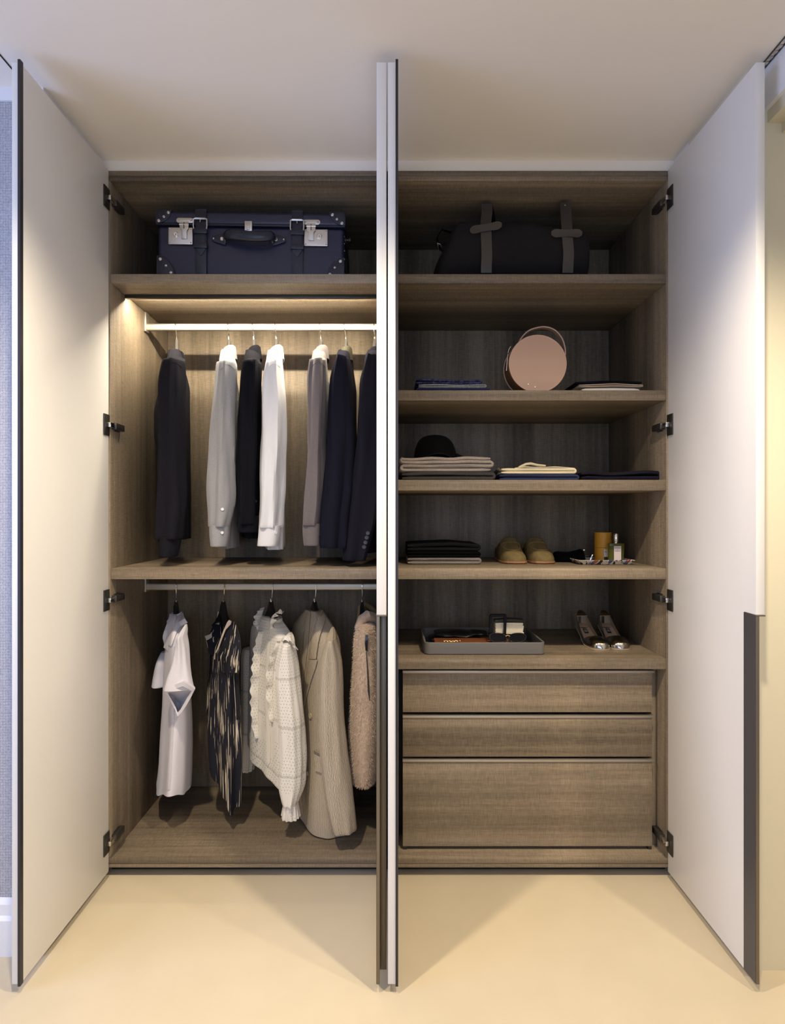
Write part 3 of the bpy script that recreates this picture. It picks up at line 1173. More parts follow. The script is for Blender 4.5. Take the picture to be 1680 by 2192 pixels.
top_garment(801, -6, 'dark blazer with four cuff buttons, nearest the centre doors', 'blazer', 'blazer', 'blazer_dark',
            [(770, 784, 808), (784, 774, 814), (860, 767, 818), (960, 762, 818), (1060, 752, 813), (1130, 744, 803), (1197, 737, 783)],
            std_body(0.85, 0.030, 0.19), collar=(-0.13, -0.080, 0.016, 0.042, 0.010, 0.03), seed=7.5,
            hlabel='dark hanger under the dark blazer', bd=0.06, seam=False, far=False, tilt=0.002,
            btns=[(787.6, 1141), (785, 1150.8), (782.4, 1161), (779.5, 1170.8)], btn_mat='button_dark', btn_r=0.0072)

# ------------------------------------------------------------------ lower rail
LOWG = 'clothes on the lower rail'


def low(px, yaw_deg, name, label, cat, hl, wide=0.010, half=0.16):
    yaw = math.radians(yaw_deg)
    hanger(px, ZRL, yaw, hl, HG, wide=wide, drop=0.055, mat='hanger_black', half=half)
    X = hooked(px)
    return thing(name, label, cat, (X, YR, ZRL - 0.1), LOWG), X, yaw


def sub(bv, pts, off=0.002, fy=0.18):
    return [ray(bv, a, b, off, fy) for a, b in pts]


def strip_on(bv, left, right, rows=10, cols=4, off=0.003, th=0.003, fy=0.18, bulge=0.0):
    """cloth strip between two pixel polylines laid on a surface"""
    R = []
    for i in range(rows + 1):
        t_ = i / rows
        a = cr(left, t_)
        b = cr(right, t_)
        row = []
        for k in range(cols + 1):
            u = k / cols
            row.append(ray(bv, a[0] + (b[0] - a[0]) * u, a[1] + (b[1] - a[1]) * u, off + bulge * sin(PI * u), fy))
        R.append(row)
    # smooth the depth so strips bridge the folds beneath
    for _ in range(2):
        for i in range(1, len(R) - 1):
            for k in range(cols + 1):
                R[i][k].y = min(R[i][k].y, (R[i - 1][k].y + R[i + 1][k].y) / 2 + 0.002)
    return patch(R, th)


# --- lavender-white short sleeve shirt
r, X, yaw = low(377, 20, 'shirt', 'lavender-white short sleeve shirt, leftmost on the lower rail', 'shirt', 'black hanger under the lavender-white shirt', wide=0.010, half=0.14)
zs = [(-0.102, 0.022, 0.034), (-0.115, 0.026, 0.055), (-0.135, 0.029, 0.10), (-0.16, 0.032, 0.135), (-0.19, 0.036, 0.150), (-0.3, 0.042, 0.155),
      (-0.5, 0.050, 0.16), (-0.70, 0.054, 0.165, -0.008, 0), (-0.742, 0.055, 0.165, -0.012, 0)]
mb = loft(resample(body_keys(X, ZRL, yaw, zs), 20), 64, 64, [(0.002, 0.008, 4, 0.6, 1.0), (0.001, 0.006, 7, 2.0, -0.6)], ex=0.85,
          hem=lambda th, u, v: -0.022 * cos(2 * th + 0.2) * 1.0, noise_amp=0.003, seed=0.4)
mb.build('body', 'shirt_lavender', r)
bv = mb.bvh()
# near sleeve: short, wide, its folded cuff opening towards the room
ms = px_tube([(1362, 383, 396), (1385, 378, 401), (1420, 372, 406), (1450, 361, 411), (1470, 355, 415)], 0.085, 0.042, rows=30, n=40, lip=0,
             folds=[(0.001, 0.003, 3, 0.5, 1.0)], seed=2.2, dy=-0.012)
ms.f = ms.f[:-1]
ms.uv = ms.uv[:-1]
ms.build('sleeve', 'shirt_lavender', r)
# cuff: diamond mouth facing the camera
mouth = [(352, 1478), (372, 1466), (392, 1459), (408, 1468), (417, 1476), (409, 1492), (399, 1510), (388, 1526), (380, 1534), (374, 1518), (364, 1500), (357, 1487)]
inner = [(359, 1483), (374, 1475), (391, 1469), (403, 1475), (410, 1479), (402, 1491), (394, 1505), (386, 1519), (380, 1525), (376, 1514), (368, 1499), (362, 1489)]
mouth = [(a, b) for a, b in mouth]
dep = [0.045, 0.032, 0.026, 0.032, 0.045, 0.052, 0.062, 0.070, 0.075, 0.070, 0.060, 0.05]
cm = Vector((384, 1490))
R = []
for (f, dz, dd, src) in ((1.0, -6, 0.035, mouth), (1.03, -2, 0.012, mouth), (1.0, 0, 0.0, mouth), (1.0, 0, 0.002, inner), (0.9, 3, 0.05, inner), (0.5, 4, 0.07, inner)):
    row = []
    for k, (a, b) in enumerate(src):
        row.append(P(cm.x + (a - cm.x) * f, cm.y + (b - cm.y) * f + dz, dep[k] + dd))
    R.append(row)
MB().rows(R, True, False, True).build('cuff', 'shirt_lavender', r, bevel=0)
# collar: two wings
strip_on(bv, [(373, 1310), (361, 1326), (353, 1346), (348, 1364), (352, 1380), (357, 1393)], [(378, 1322), (372, 1336), (366, 1352), (362, 1370), (361, 1382), (359, 1393)], 14, 4, 0.006, 0.004, 0.21, 0.004).build('collar_wing', 'shirt_lavender', r)
strip_on(bv, [(360, 1380), (365, 1356), (372, 1336), (382, 1320), (390, 1315)], [(367, 1384), (374, 1364), (383, 1344), (393, 1338), (401, 1333)], 14, 4, 0.008, 0.004, 0.19, 0.005).build('collar_wing', 'shirt_lavender', r)
strip_on(bv, [(366, 1384), (365, 1450), (362, 1560), (352, 1695)], [(373, 1384), (373, 1450), (371, 1560), (364, 1690)], 22, 3, 0.003, 0.002, 0.2).build('placket', 'shirt_lavender', r)
collar_ring(X, ZRL, yaw, -0.125, -0.095, 0.019, 0.034, 0.005, 0.01).build('collar_band', 'shirt_lavender', r)
pl = [P(362, 1372, 0.18), P(360, 1440, 0.18), P(357, 1560, 0.18)]
disc(MB(), ray(bv, 364, 1371, 0.004, 0.17), 0.0032, 0.002, (0.2, -1, 0)).build('button', 'button_horn', r)
# far sleeve
fs = P(352, 1440, 0.30)
keys = [(fs.x, fs.y, fs.z + 0.08, 0.012, 0.02, 0), (fs.x, fs.y, fs.z + 0.05, 0.024, 0.05, 0), (fs.x - 0.006, fs.y, fs.z, 0.030, 0.055, 0), (fs.x - 0.008, fs.y - 0.01, fs.z - 0.04, 0.031, 0.055, 0)]
loft(keys, 16, 28, [(0.001, 0.002, 3, 1, 0)]).build('sleeve', 'shirt_lavender', r)

# --- black and cream brush print top
r, X, yaw = low(478, 30, 'dress', 'sleeveless black dress with cream brush-stroke print and cream neckline', 'dress', 'black hanger under the brush print dress', wide=0.013, half=0.15)
zs = [(-0.195, 0.026, 0.128), (-0.205, 0.034, 0.130), (-0.23, 0.038, 0.128), (-0.27, 0.040, 0.122), (-0.32, 0.042, 0.12), (-0.42, 0.048, 0.14), (-0.55, 0.052, 0.155),
      (-0.70, 0.046, 0.15)]
def hemf(th, u, v):
    return 0.055 + 0.98 * v + 0.016 * sin(5 * th)
mb = loft(resample(body_keys(X, ZRL, yaw, zs), 20), 70, 72, [(0.001, 0.010, 6, 0.2, 0.8), (0.001, 0.006, 10, 1.0, -0.8)], ex=0.85, hem=hemf, noise_amp=0.003, seed=1.8)
mb.build('body', 'brush_print', r)
bv = mb.bvh()
# front yokes rising to the shoulders, with the deep neckline between
ly = [[P(466, 1313, 0.37), P(474, 1309, 0.37)], [P(458, 1335, 0.34), P(473, 1335, 0.33)], [P(446, 1362, 0.30), P(474, 1362, 0.27)], [P(441, 1370, 0.28), P(476, 1385, 0.24)],
      [P(447, 1400, 0.25), P(484, 1410, 0.215)]]
patch(ly, 0.003).build('bodice_panel', 'brush_print', r)
ry = [[P(494, 1330, 0.15), P(503, 1331, 0.145), P(508, 1345, 0.14)], [P(484, 1350, 0.16), P(500, 1352, 0.125), P(514, 1368, 0.12)],
      [P(474, 1380, 0.19), P(495, 1384, 0.12), P(516, 1390, 0.12)], [P(466, 1398, 0.21), P(490, 1410, 0.13), P(512, 1415, 0.125)], [P(470, 1440, 0.2), P(488, 1440, 0.14), P(511, 1440, 0.135)]]
patch(ry, 0.003).build('bodice_panel', 'brush_print', r)
lt = [[P(466, 1309, 0.362), P(470, 1312, 0.352)], [P(463, 1328, 0.345), P(470, 1330, 0.335)], [P(459, 1345, 0.325), P(466, 1350, 0.315)], [P(449, 1358, 0.30), P(457, 1363, 0.29)],
      [P(438, 1362, 0.285), P(442, 1371, 0.275)]]
patch(lt, 0.004).build('neck_trim', 'cream_trim', r)
rt = [[P(495, 1330, 0.142), P(494, 1336, 0.142), P(483, 1348, 0.150), P(475, 1368, 0.172), P(468, 1388, 0.195), P(462, 1398, 0.205)],
      [P(490, 1327, 0.14), P(486, 1332, 0.142), P(478, 1350, 0.152), P(471, 1369, 0.173), P(465, 1387, 0.196), P(461.5, 1395, 0.205)]]
patch(rt, 0.004).build('neck_trim', 'cream_trim', r)
bk = [[P(470, 1320, 0.40), P(480, 1325, 0.32), P(490, 1335, 0.25)], [P(468, 1350, 0.39), P(478, 1360, 0.32), P(490, 1365, 0.25)], [P(466, 1390, 0.38), P(478, 1395, 0.32), P(490, 1395, 0.25)]]
patch(bk, 0.003).build('back_panel', 'brush_print', r)
knot = [ray(bv, 505, 1440, 0.004, 0.13), ray(bv, 508, 1465, 0.010, 0.13), ray(bv, 510, 1500, 0.012, 0.12), ray(bv, 509, 1540, 0.010, 0.12)]
MB().tube(knot, [0.006, 0.011, 0.013, 0.010], 12, flat=0.5).build('tie', 'brush_print', r)

# --- white broderie blouse
r, X, yaw = low(580, 35, 'blouse', 'white broderie anglaise blouse with ruffled collar and long sleeves', 'blouse', 'black hanger under the white broderie blouse', wide=0.014, half=0.17)
zs = [(-0.115, 0.030, 0.045), (-0.13, 0.036, 0.07), (-0.15, 0.042, 0.12), (-0.175, 0.046, 0.15), (-0.21, 0.046, 0.162), (-0.32, 0.050, 0.165), (-0.5, 0.056, 0.17), (-0.655, 0.060, 0.17)]
mb = loft(resample(body_keys(X, ZRL, yaw, zs), 20), 64, 72, [(0.001, 0.008, 6, 1.2, 0.8), (0.001, 0.005, 11, 0.3, -0.5)], ex=0.85,
          hem=lambda th, u, v: 0.25 * v - 0.01, noise_amp=0.003, seed=2.9)
mb.build('body', 'broderie', r)
bv = mb.bvh()
sl = px_tube([(1380, 604, 628), (1400, 596, 634), (1450, 592, 640), (1550, 598, 650), (1620, 600, 653), (1680, 598, 650), (1698, 603, 644), (1714, 607, 638)], 0.115, 0.050, rows=60, n=48,
             folds=[(0.001, 0.003, 5, 0.3, 1.0), (0.001, 0.003, 9, 1.0, 0.4)], seed=3.3, lip=0)
sl.build('sleeve', 'broderie', r)
px_tube([(1712, 606, 639), (1722, 606, 639), (1733, 605, 640), (1747, 603, 642)], 0.115, 0.036, rows=14, n=60, cap=False, folds=[(0.0006, 0.003, 13, 0, 0.3)], lip=0.012).build('cuff', 'broderie', r)
fs = P(535, 1560, 0.42)
keys = [(fs.x, fs.y, fs.z + 0.33, 0.02, 0.02, 0), (fs.x, fs.y, fs.z + 0.29, 0.035, 0.04, 0), (fs.x, fs.y, fs.z, 0.034, 0.045, 0), (fs.x, fs.y - 0.02, fs.z - 0.09, 0.03, 0.04, 0), (fs.x - 0.002, fs.y - 0.03, fs.z - 0.15, 0.024, 0.035, 0)]
loft(keys, 30, 40, [(0.001, 0.003, 9, 1, 0)]).build('sleeve', 'broderie', r)


def ruffle(pts, w, amp, waves, dirv, n=60, th=0.0022, lift=0.0):
    """gathered strip: pts polyline (Vectors), free edge waves out along dirv"""
    dirv = Vector(dirv)
    R = []
    L = len(pts)
    tot = [tuple(p) for p in pts]
    for i in range(n + 1):
        t_ = i / n
        p = Vector(cr(tot, t_))
        q = Vector(cr(tot, min(1, t_ + 0.01))) - Vector(cr(tot, max(0, t_ - 0.01)))
        q.normalize()
        side = dirv.normalized()
        nr = q.cross(side).normalized()
        wv = sin(2 * PI * waves * t_ + 0.6 * sin(5 * t_))
        env = 0.35 + 0.65 * sin(PI * min(1, max(0, t_ * 1.0 + 0.02))) ** 0.5
        row = []
        for k in range(5):
            u = k / 4
            row.append(p + side * (w * u * env * (1 + 0.12 * cos(2 * PI * waves * t_ * 1.7))) + nr * (amp * wv * u ** 1.2) + Vector((0, -1, 0)) * (lift * u))
        R.append(row)
    return patch(R, th)


# collar frills
ruffle([P(566, 1300, 0.33), P(562, 1312, 0.32), P(560, 1326, 0.30), P(562, 1338, 0.28), P(570, 1348, 0.26)], 0.030, 0.010, 5, (-1, -0.3, -0.25)).build('collar_ruffle', 'broderie', r)
ruffle([P(578, 1352, 0.20), P(579, 1330, 0.19), P(583, 1318, 0.19), P(592, 1311, 0.19), P(602, 1314, 0.20)], 0.024, 0.009, 5, (0.75, -0.5, 0.25)).build('collar_ruffle', 'broderie', r)
collar_ring(X, ZRL, yaw, -0.165, -0.112, 0.032, 0.060, 0.006, 0.02).build('collar_band', 'broderie', r)
# frills down the front and over the shoulder
ruffle(sub(bv, [(563, 1352), (558, 1390), (556, 1430), (553, 1480), (552, 1530), (553, 1580)], 0.003, 0.24), 0.030, 0.006, 6, (-0.9, -0.4, 0)).build('front_ruffle', 'broderie', r)
ruffle(sub(bv, [(602, 1372), (592, 1400), (586, 1430), (583, 1470), (584, 1510), (585, 1545)], 0.003, 0.14), 0.024, 0.006, 5, (-0.8, -0.5, 0)).build('front_ruffle', 'broderie', r)
ruffle([P(600, 1372, 0.115), P(608, 1362, 0.10), P(618, 1362, 0.085), P(628, 1372, 0.08), P(634, 1388, 0.09)], 0.024, 0.006, 3, (0.25, -0.7, -0.5)).build('shoulder_ruffle', 'broderie', r)
strip_on(bv, [(571, 1372), (568, 1420), (566, 1480), (567, 1540), (570, 1590), (572, 1640)], [(579, 1372), (576, 1420), (575, 1480), (576, 1540), (579, 1590), (578, 1632)], 14, 3, 0.004, 0.003, 0.2).build('placket', 'cotton_white', r)

# --- beige seersucker jacket
r, X, yaw = low(673, 32, 'jacket', 'beige striped seersucker jacket with horn buttons and long lapels', 'jacket', 'black hanger under the beige jacket', wide=0.014, half=0.17)
zs = [(-0.090, 0.026, 0.050), (-0.11, 0.034, 0.075), (-0.14, 0.046, 0.125), (-0.17, 0.052, 0.16), (-0.21, 0.055, 0.175), (-0.35, 0.058, 0.175, 0, 0), (-0.55, 0.066, 0.175, 0.0, -0.005),
      (-0.75, 0.075, 0.18, 0.0, -0.012), (-0.855, 0.078, 0.185, 0.0, -0.016)]
mb = loft(resample(body_keys(X, ZRL, yaw, zs), 22), 70, 64, [(0.001, 0.006, 5, 0.5, 0.7), (0.0005, 0.003, 9, 0.3, -0.5)], ex=0.8, noise_amp=0.003, seed=4.1,
          hem=lambda th, u, v: 0.06 * v)
mb.build('body', 'seersucker', r)
bv = mb.bvh()
sl = px_tube([(1370, 700, 718), (1385, 691, 726), (1420, 686, 729), (1500, 681, 734), (1590, 683, 741), (1660, 689, 750), (1720, 702, 758), (1764, 713, 762)], 0.085, 0.055, rows=60, n=44,
             folds=[(0.001, 0.004, 3, 1.3, 1.0), (0.001, 0.002, 6, 0.3, 1.4)], seed=5.3, dy=-0.02)
sl.build('sleeve', 'seersucker', r)
fs = P(645, 1420, 0.42)
keys = [(fs.x, fs.y, fs.z + 0.1, 0.01, 0.02, 0), (fs.x, fs.y, fs.z + 0.07, 0.035, 0.045, 0), (fs.x, fs.y, fs.z - 0.1, 0.042, 0.05, 0), (fs.x - 0.01, fs.y - 0.02, fs.z - 0.5, 0.045, 0.05, 0)]
loft(keys, 30, 32, [(0.001, 0.003, 3, 1, 0.6)]).build('sleeve', 'seersucker', r)
# collar and lapels
strip_on(bv, [(690, 1306), (683, 1318), (674, 1338), (668, 1362), (663, 1386), (661, 1411)], [(697, 1318), (694, 1334), (686, 1356), (681, 1376), (678, 1396), (676, 1411)], 16, 4, 0.010, 0.005, 0.16, 0.004).build('collar', 'seersucker', r)
strip_on(bv, [(660, 1412), (656, 1436), (653, 1458), (650, 1482), (648, 1503), (647, 1520)], [(679, 1413), (675, 1430), (668, 1450), (661, 1474), (655, 1498), (650, 1518)], 16, 4, 0.009, 0.004, 0.16, 0.004).build('lapel', 'seersucker', r)
strip_on(bv, [(661, 1302), (655, 1320), (650, 1350), (647, 1390), (644, 1440), (643, 1480)], [(665, 1304), (663, 1330), (660, 1365), (656, 1405), (650, 1450), (647, 1485)], 14, 3, 0.006, 0.004, 0.30).build('lapel', 'seersucker', r)
MB().tube(sub(bv, [(648, 1522), (646, 1560), (645, 1620), (644, 1690), (650, 1740)], 0.0015, 0.2), 0.0014, 6).build('front_edge', 'seersucker', r)
patch([[P(672, 1318, 0.25), P(677, 1316, 0.24)], [P(668, 1335, 0.23), P(674, 1335, 0.22)], [P(665, 1350, 0.215), P(669, 1350, 0.205)]], 0.003).build('neck_lining', 'shirt_lavender', r)
for (a, b, rad) in ((666, 1532, 0.0105), (656, 1593, 0.0095), (659, 1655, 0.0095)):
    c_, nn = hitn(bv, a, b)
    disc(MB(), c_ + nn * 0.002, rad, 0.0035, nn).build('button', 'button_horn', r)
strip_on(bv, [(672, 1607), (673, 1630), (675, 1650)], [(690, 1616), (689, 1636), (688, 1655)], 5, 4, 0.010, 0.004, 0.15).build('pocket_flap', 'seersucker', r)
for k in range(3):
    MB().tube(sub(bv, [(672, 1608 + 2.2 * k), (681, 1613 + 2.2 * k), (689, 1617 + 2.2 * k)], 0.0115, 0.15), 0.0006, 5).build('pocket_stitch', 'seam_dark', r)

# --- pale pink-beige fur jacket
r, X, yaw = low(775, 6, 'jacket', 'pink-beige plush fur jacket half hidden behind the centre doors', 'jacket', 'black hanger under the plush fur jacket', wide=0.008, half=0.15)
FURS = []
def fur(mb, name, parent):
    mb.build(name, 'fur_base', parent)
    FURS.append(mb)
mb = px_tube([(1345, 764, 800), (1370, 760, 806), (1420, 757, 810), (1500, 752, 812), (1560, 749, 808), (1610, 750, 806), (1650, 752, 806), (1668, 757, 800)], 0.14, 0.06, rows=50, n=40,
             folds=[(0.001, 0.003, 4, 0.4, 1.0)], seed=8.1, lip=0.02, noise_amp=0.006)
fur(mb, 'sleeve', r)
zs = [(-0.105, 0.022, 0.06), (-0.125, 0.026, 0.09), (-0.16, 0.030, 0.13), (-0.2, 0.032, 0.15), (-0.4, 0.034, 0.155), (-0.62, 0.034, 0.15)]
mb = loft(resample(body_keys(X + 0.03, ZRL, yaw, zs), 16), 50, 44, [(0.001, 0.004, 5, 1, 1)], noise_amp=0.005, seed=9)
fur(mb, 'body', r)
MB().tube([P(766, 1345, 0.15), P(775, 1326, 0.14), P(786, 1318, 0.14), P(800, 1322, 0.17), P(812, 1332, 0.22)], [0.014, 0.018, 0.019, 0.018, 0.015], 14).build('collar', 'fur_base', r)
MB().tube([P(768, 1330, 0.33), P(772, 1300, 0.35), P(781, 1293, 0.36), P(794, 1301, 0.37), P(808, 1314, 0.38)], [0.010, 0.012, 0.012, 0.011, 0.010], 12).build('collar', 'fur_lining', r)
patch([[P(782, 1359, 0.070), P(788, 1361, 0.070)], [P(781, 1375, 0.066), P(787, 1378, 0.066)], [P(782, 1393, 0.066), P(787, 1395, 0.066)]], 0.003).build('brand_tag', 'gloss_black', r, label='black tag')
MB().tube([P(784, 1395, 0.070), P(787, 1440, 0.072), P(789, 1480, 0.075), P(791, 1500, 0.078)], [0.0012, 0.0022, 0.003, 0.001], 8).build('opening_edge', 'seam_dark', r)
fm = MB()
rnd = random.Random(5)
for mb in FURS:
    for f in mb.f:
        if len(f) != 4:
            continue
        A, B, C_, D_ = [mb.v[k] for k in f]
        nr = (B - A).cross(D_ - A)
        ar = nr.length
        if ar < 1e-9:
            continue
        nr.normalize()
        cen = sum(mb.v, Vector()) / len(mb.v) if False else None
        for q in range(11):
            u, v_ = rnd.random(), rnd.random()
            p = A.lerp(B, u).lerp(D_.lerp(C_, u), v_)
            s_ = 1 if nr.dot(p - Vector((X + 0.02, 0.2, p.z))) > 0 else -1
            tip = p + nr * s_ * rnd.uniform(0.003, 0.0072) + Vector((rnd.uniform(-1, 1), rnd.uniform(-1, 1), -1.2)) * 0.0035
            sd = Vector((rnd.uniform(-1, 1), rnd.uniform(-1, 1), rnd.uniform(-1, 1))).normalized() * 0.0009
            o_ = len(fm.v)
            fm.v += [p + sd, p - sd, tip]
            fm.f.append([o_, o_ + 1, o_ + 2])
            fm.uv.append(None)
fm.build('fur_pile', 'fur_hair', r, kind='stuff', smooth=False)

# ================================================================== suitcase
SX0, SX1, SY0, SY1, SZ0, SZ1 = -0.800, -0.154, 0.052, 0.43, 2.0225, 2.258
YF = SY0
r = thing('suitcase', 'navy leather-bound suitcase with straps and silver locks on the top shelf', 'suitcase', ((SX0 + SX1) / 2, (SY0 + SY1) / 2, SZ0), rotz=math.radians(1.6))
ZS = 2.2105
b = MB().box(SX0 + 0.004, SX1 - 0.004, SY0 + 0.004, SY1, SZ0 + 0.006, ZS - 0.002).build('case_body', 'navy_fibre', r, bevel=0.014, seg=4)
l = MB().box(SX0, SX1, SY0, SY1 + 0.003, ZS, SZ1).build('lid', 'navy_fibre', r, bevel=0.013, seg=4)
MB().box(SX0 + 0.001, SX1 - 0.001, SY0 - 0.0015, SY1 + 0.002, ZS - 0.003, ZS + 0.0025).build('rim_binding', 'navy_leather', r, bevel=0.001)


def sx(px):
    return P(px, 500, YF).x


def sz(py):
    return P(500, py, YF).z


def rivet(parent, x, z, rad=0.0058, y=None, mat='silver_plate'):
    y = YF - 0.0025 if y is None else y
    MB().lathe([(rad, 0.0), (rad, -0.001), (rad * 0.7, -0.0022), (rad * 0.55, -0.0016), (rad * 0.2, -0.0018)], (x, y, z), 14, 'y').build('rivet', mat, parent)


def corner(cx, cz, sx_, sz_, rw, rh):
    """quarter-round leather corner cap on the front, wrapping the edge"""
    poly = [(cx - sx_ * 0.001 + sx_ * 0.012 * (1 - sin(PI / 2 * i / 5)), cz - sz_ * 0.001 + sz_ * 0.012 * (1 - cos(PI / 2 * i / 5))) for i in range(5, -1, -1)]
    for i in range(11):
        th = PI / 2 * i / 10
        poly.append((cx + sx_ * rw * cos(th) - (sx_ * 0.001 if i == 10 else 0), cz + sz_ * rh * sin(th) - (sz_ * 0.001 if i == 0 else 0)))
    m = MB().prism(poly, YF - 0.003, YF + 0.045, 'xz')
    c_ = m.build('corner_cap', 'navy_leather', r, bevel=0.0012)
    rivet(c_, cx + sx_ * rw * 0.80, cz + sz_ * rh * 0.20, 0.0055, YF - 0.003)
    rivet(c_, cx + sx_ * rw * 0.52, cz + sz_ * rh * 0.52, 0.0045, YF - 0.003)
    rivet(c_, cx + sx_ * rw * 0.20, cz + sz_ * rh * 0.82, 0.0055, YF - 0.003)


corner(SX0, SZ1, 1, -1, 0.054, 0.046)
corner(SX1, SZ1, -1, -1, 0.054, 0.046)
corner(SX0 + 0.004, SZ0 + 0.006, 1, 1, 0.060, 0.074)
corner(SX1 - 0.004, SZ0 + 0.006, -1, 1, 0.060, 0.074)

for (sp, lx) in ((428, -1), (633, 1)):
    xc = sx(sp)
    hw = 0.0195
    st = MB()
    st.box(xc - hw, xc + hw, YF - 0.0045, YF - 0.0005, SZ0 + 0.0005, SZ1 + 0.001)
    st.box(xc - hw, xc + hw, YF - 0.0045, SY1 + 0.004, SZ1 + 0.0005, SZ1 + 0.004)
    s_ = st.build('strap', 'navy_leather', r, bevel=0.001)
    # tongue end tucked under the keepers
    poly = [(xc - hw * 0.85, sz(492)), (xc - hw * 0.85, sz(538)), (xc, sz(551)), (xc + hw * 0.85, sz(538)), (xc + hw * 0.85, sz(492))]
    MB().prism(poly, YF - 0.0075, YF - 0.0045, 'xz').build('strap_end', 'navy_leather', s_, bevel=0.001)
    for (a, b_) in ((492, 504), (523, 535)):
        box('keeper', 'navy_leather', s_, xc - hw - 0.003, xc + hw + 0.003, YF - 0.0115, YF - 0.002, sz(b_), sz(a), bevel=0.002)
    hz0, hz1 = sz(495), sz(472)
    bp = [(xc - hw - 0.002, hz0), (xc - hw - 0.0035, hz0 + 0.01), (xc - hw - 0.003, hz1 - 0.004), (xc - hw * 0.8, hz1), (xc + hw * 0.8, hz1), (xc + hw + 0.003, hz1 - 0.004),
          (xc + hw + 0.0035, hz0 + 0.01), (xc + hw + 0.002, hz0)]
    bk_ = MB().tube([Vector((a, YF - 0.011, c_)) for a, c_ in bp], 0.0024, 8)
    bk_.tube([Vector((xc - hw - 0.003, YF - 0.010, hz1 - 0.002)), Vector((xc + hw + 0.003, YF - 0.010, hz1 - 0.002))], 0.0028, 8)
    bk_.tube([Vector((xc, YF - 0.010, hz1 + 0.002)), Vector((xc, YF - 0.012, hz1 - 0.014))], 0.0018, 8)
    bk_.build('buckle', 'silver_plate', s_)
    for zz in (455, 462):
        MB().lathe([(0.002, 0), (0.002, -0.0004)], (xc + 0.003, YF - 0.0046, sz(zz)), 8, 'y').build('strap_hole', 'black_gap', s_)


def lockset(x0, x1, hx0, hx1, tx0, tx1, keyx):
    z0, z1 = sz(526), sz(489.5)
    k = MB().box(sx(x0), sx(x1), YF - 0.004, YF + 0.002, z0, z1).build('lock', 'silver_plate', r, bevel=0.0025, seg=3)
    for a in (sx(x0) + 0.006, sx(x1) - 0.006):
        for c_ in (z0 + 0.006, z1 - 0.006):
            rivet(k, a, c_, 0.0026, YF - 0.004, 'steel')
    MB().lathe([(0.0095, 0), (0.0095, -0.002), (0.0075, -0.0035), (0.0055, -0.0032), (0.005, -0.0045), (0.002, -0.0045)], (sx(keyx), YF - 0.004, sz(506)), 20, 'y').build('key_cylinder', 'chrome', k)
    MB().box(sx(keyx) - 0.0008, sx(keyx) + 0.0008, YF - 0.009, YF - 0.008, sz(506) - 0.003, sz(506) + 0.003).build('keyhole', 'black_gap', k)
    # hasp plate on the lid and hinged strap
    hp = MB()
    poly = []
    X0, X1, Z0, Z1 = sx(hx0), sx(hx1), sz(480), sz(469)
    rr = (Z1 - Z0) / 2
    for i in range(9):
        th = PI / 2 + PI * i / 8
        poly.append((X0 + rr + rr * cos(th), Z0 + rr + rr * sin(th)))
    for i in range(9):
        th = -PI / 2 + PI * i / 8
        poly.append((X1 - rr + rr * cos(th), Z0 + rr + rr * sin(th)))
    hp.prism(poly, YF - 0.0035, YF + 0.001, 'xz').build('hasp_plate', 'silver_plate', k, bevel=0.001)
    rivet(k, X0 + rr, Z0 + rr, 0.003, YF - 0.0035, 'steel')
    rivet(k, X1 - rr, Z0 + rr, 0.003, YF - 0.0035, 'steel')
    t0, t1 = sx(tx0), sx(tx1)
    m_ = (t0 + t1) / 2
    hw = (t1 - t0) / 2
    poly = [(t0, sz(479)), (t0, sz(493)), (m_ - hw * 0.62, sz(498)), (m_ - hw * 0.62, sz(515)), (m_ + hw * 0.62, sz(515)), (m_ + hw * 0.62, sz(498)), (t1, sz(493)), (t1, sz(479))]
    MB().prism(poly, YF - 0.009, YF - 0.0055, 'xz').build('hasp', 'steel', k, bevel=0.0012)
    MB().tube([Vector((t0 - 0.001, YF - 0.008, sz(485))), Vector((t1 + 0.001, YF - 0.008, sz(485)))], 0.0028, 10).build('hasp_pin', 'chrome', k)
    MB().box(m_ - 0.0012, m_ + 0.0012, YF - 0.0105, YF - 0.009, sz(494), sz(481)).build('hasp_slot', 'black_gap', k, bevel=0.0006)


lockset(359, 411, 376, 413, 384, 403, 376)
lockset(647, 698, 645, 682, 653, 672, 680)
# centre clasp
c_ = box('clasp', 'silver_plate', r, sx(521), sx(537), YF - 0.007, YF, sz(496), sz(475), bevel=0.0018)
box('clasp_tongue', 'steel', c_, sx(526), sx(532), YF - 0.0095, YF - 0.006, sz(494), sz(478), bevel=0.0012)
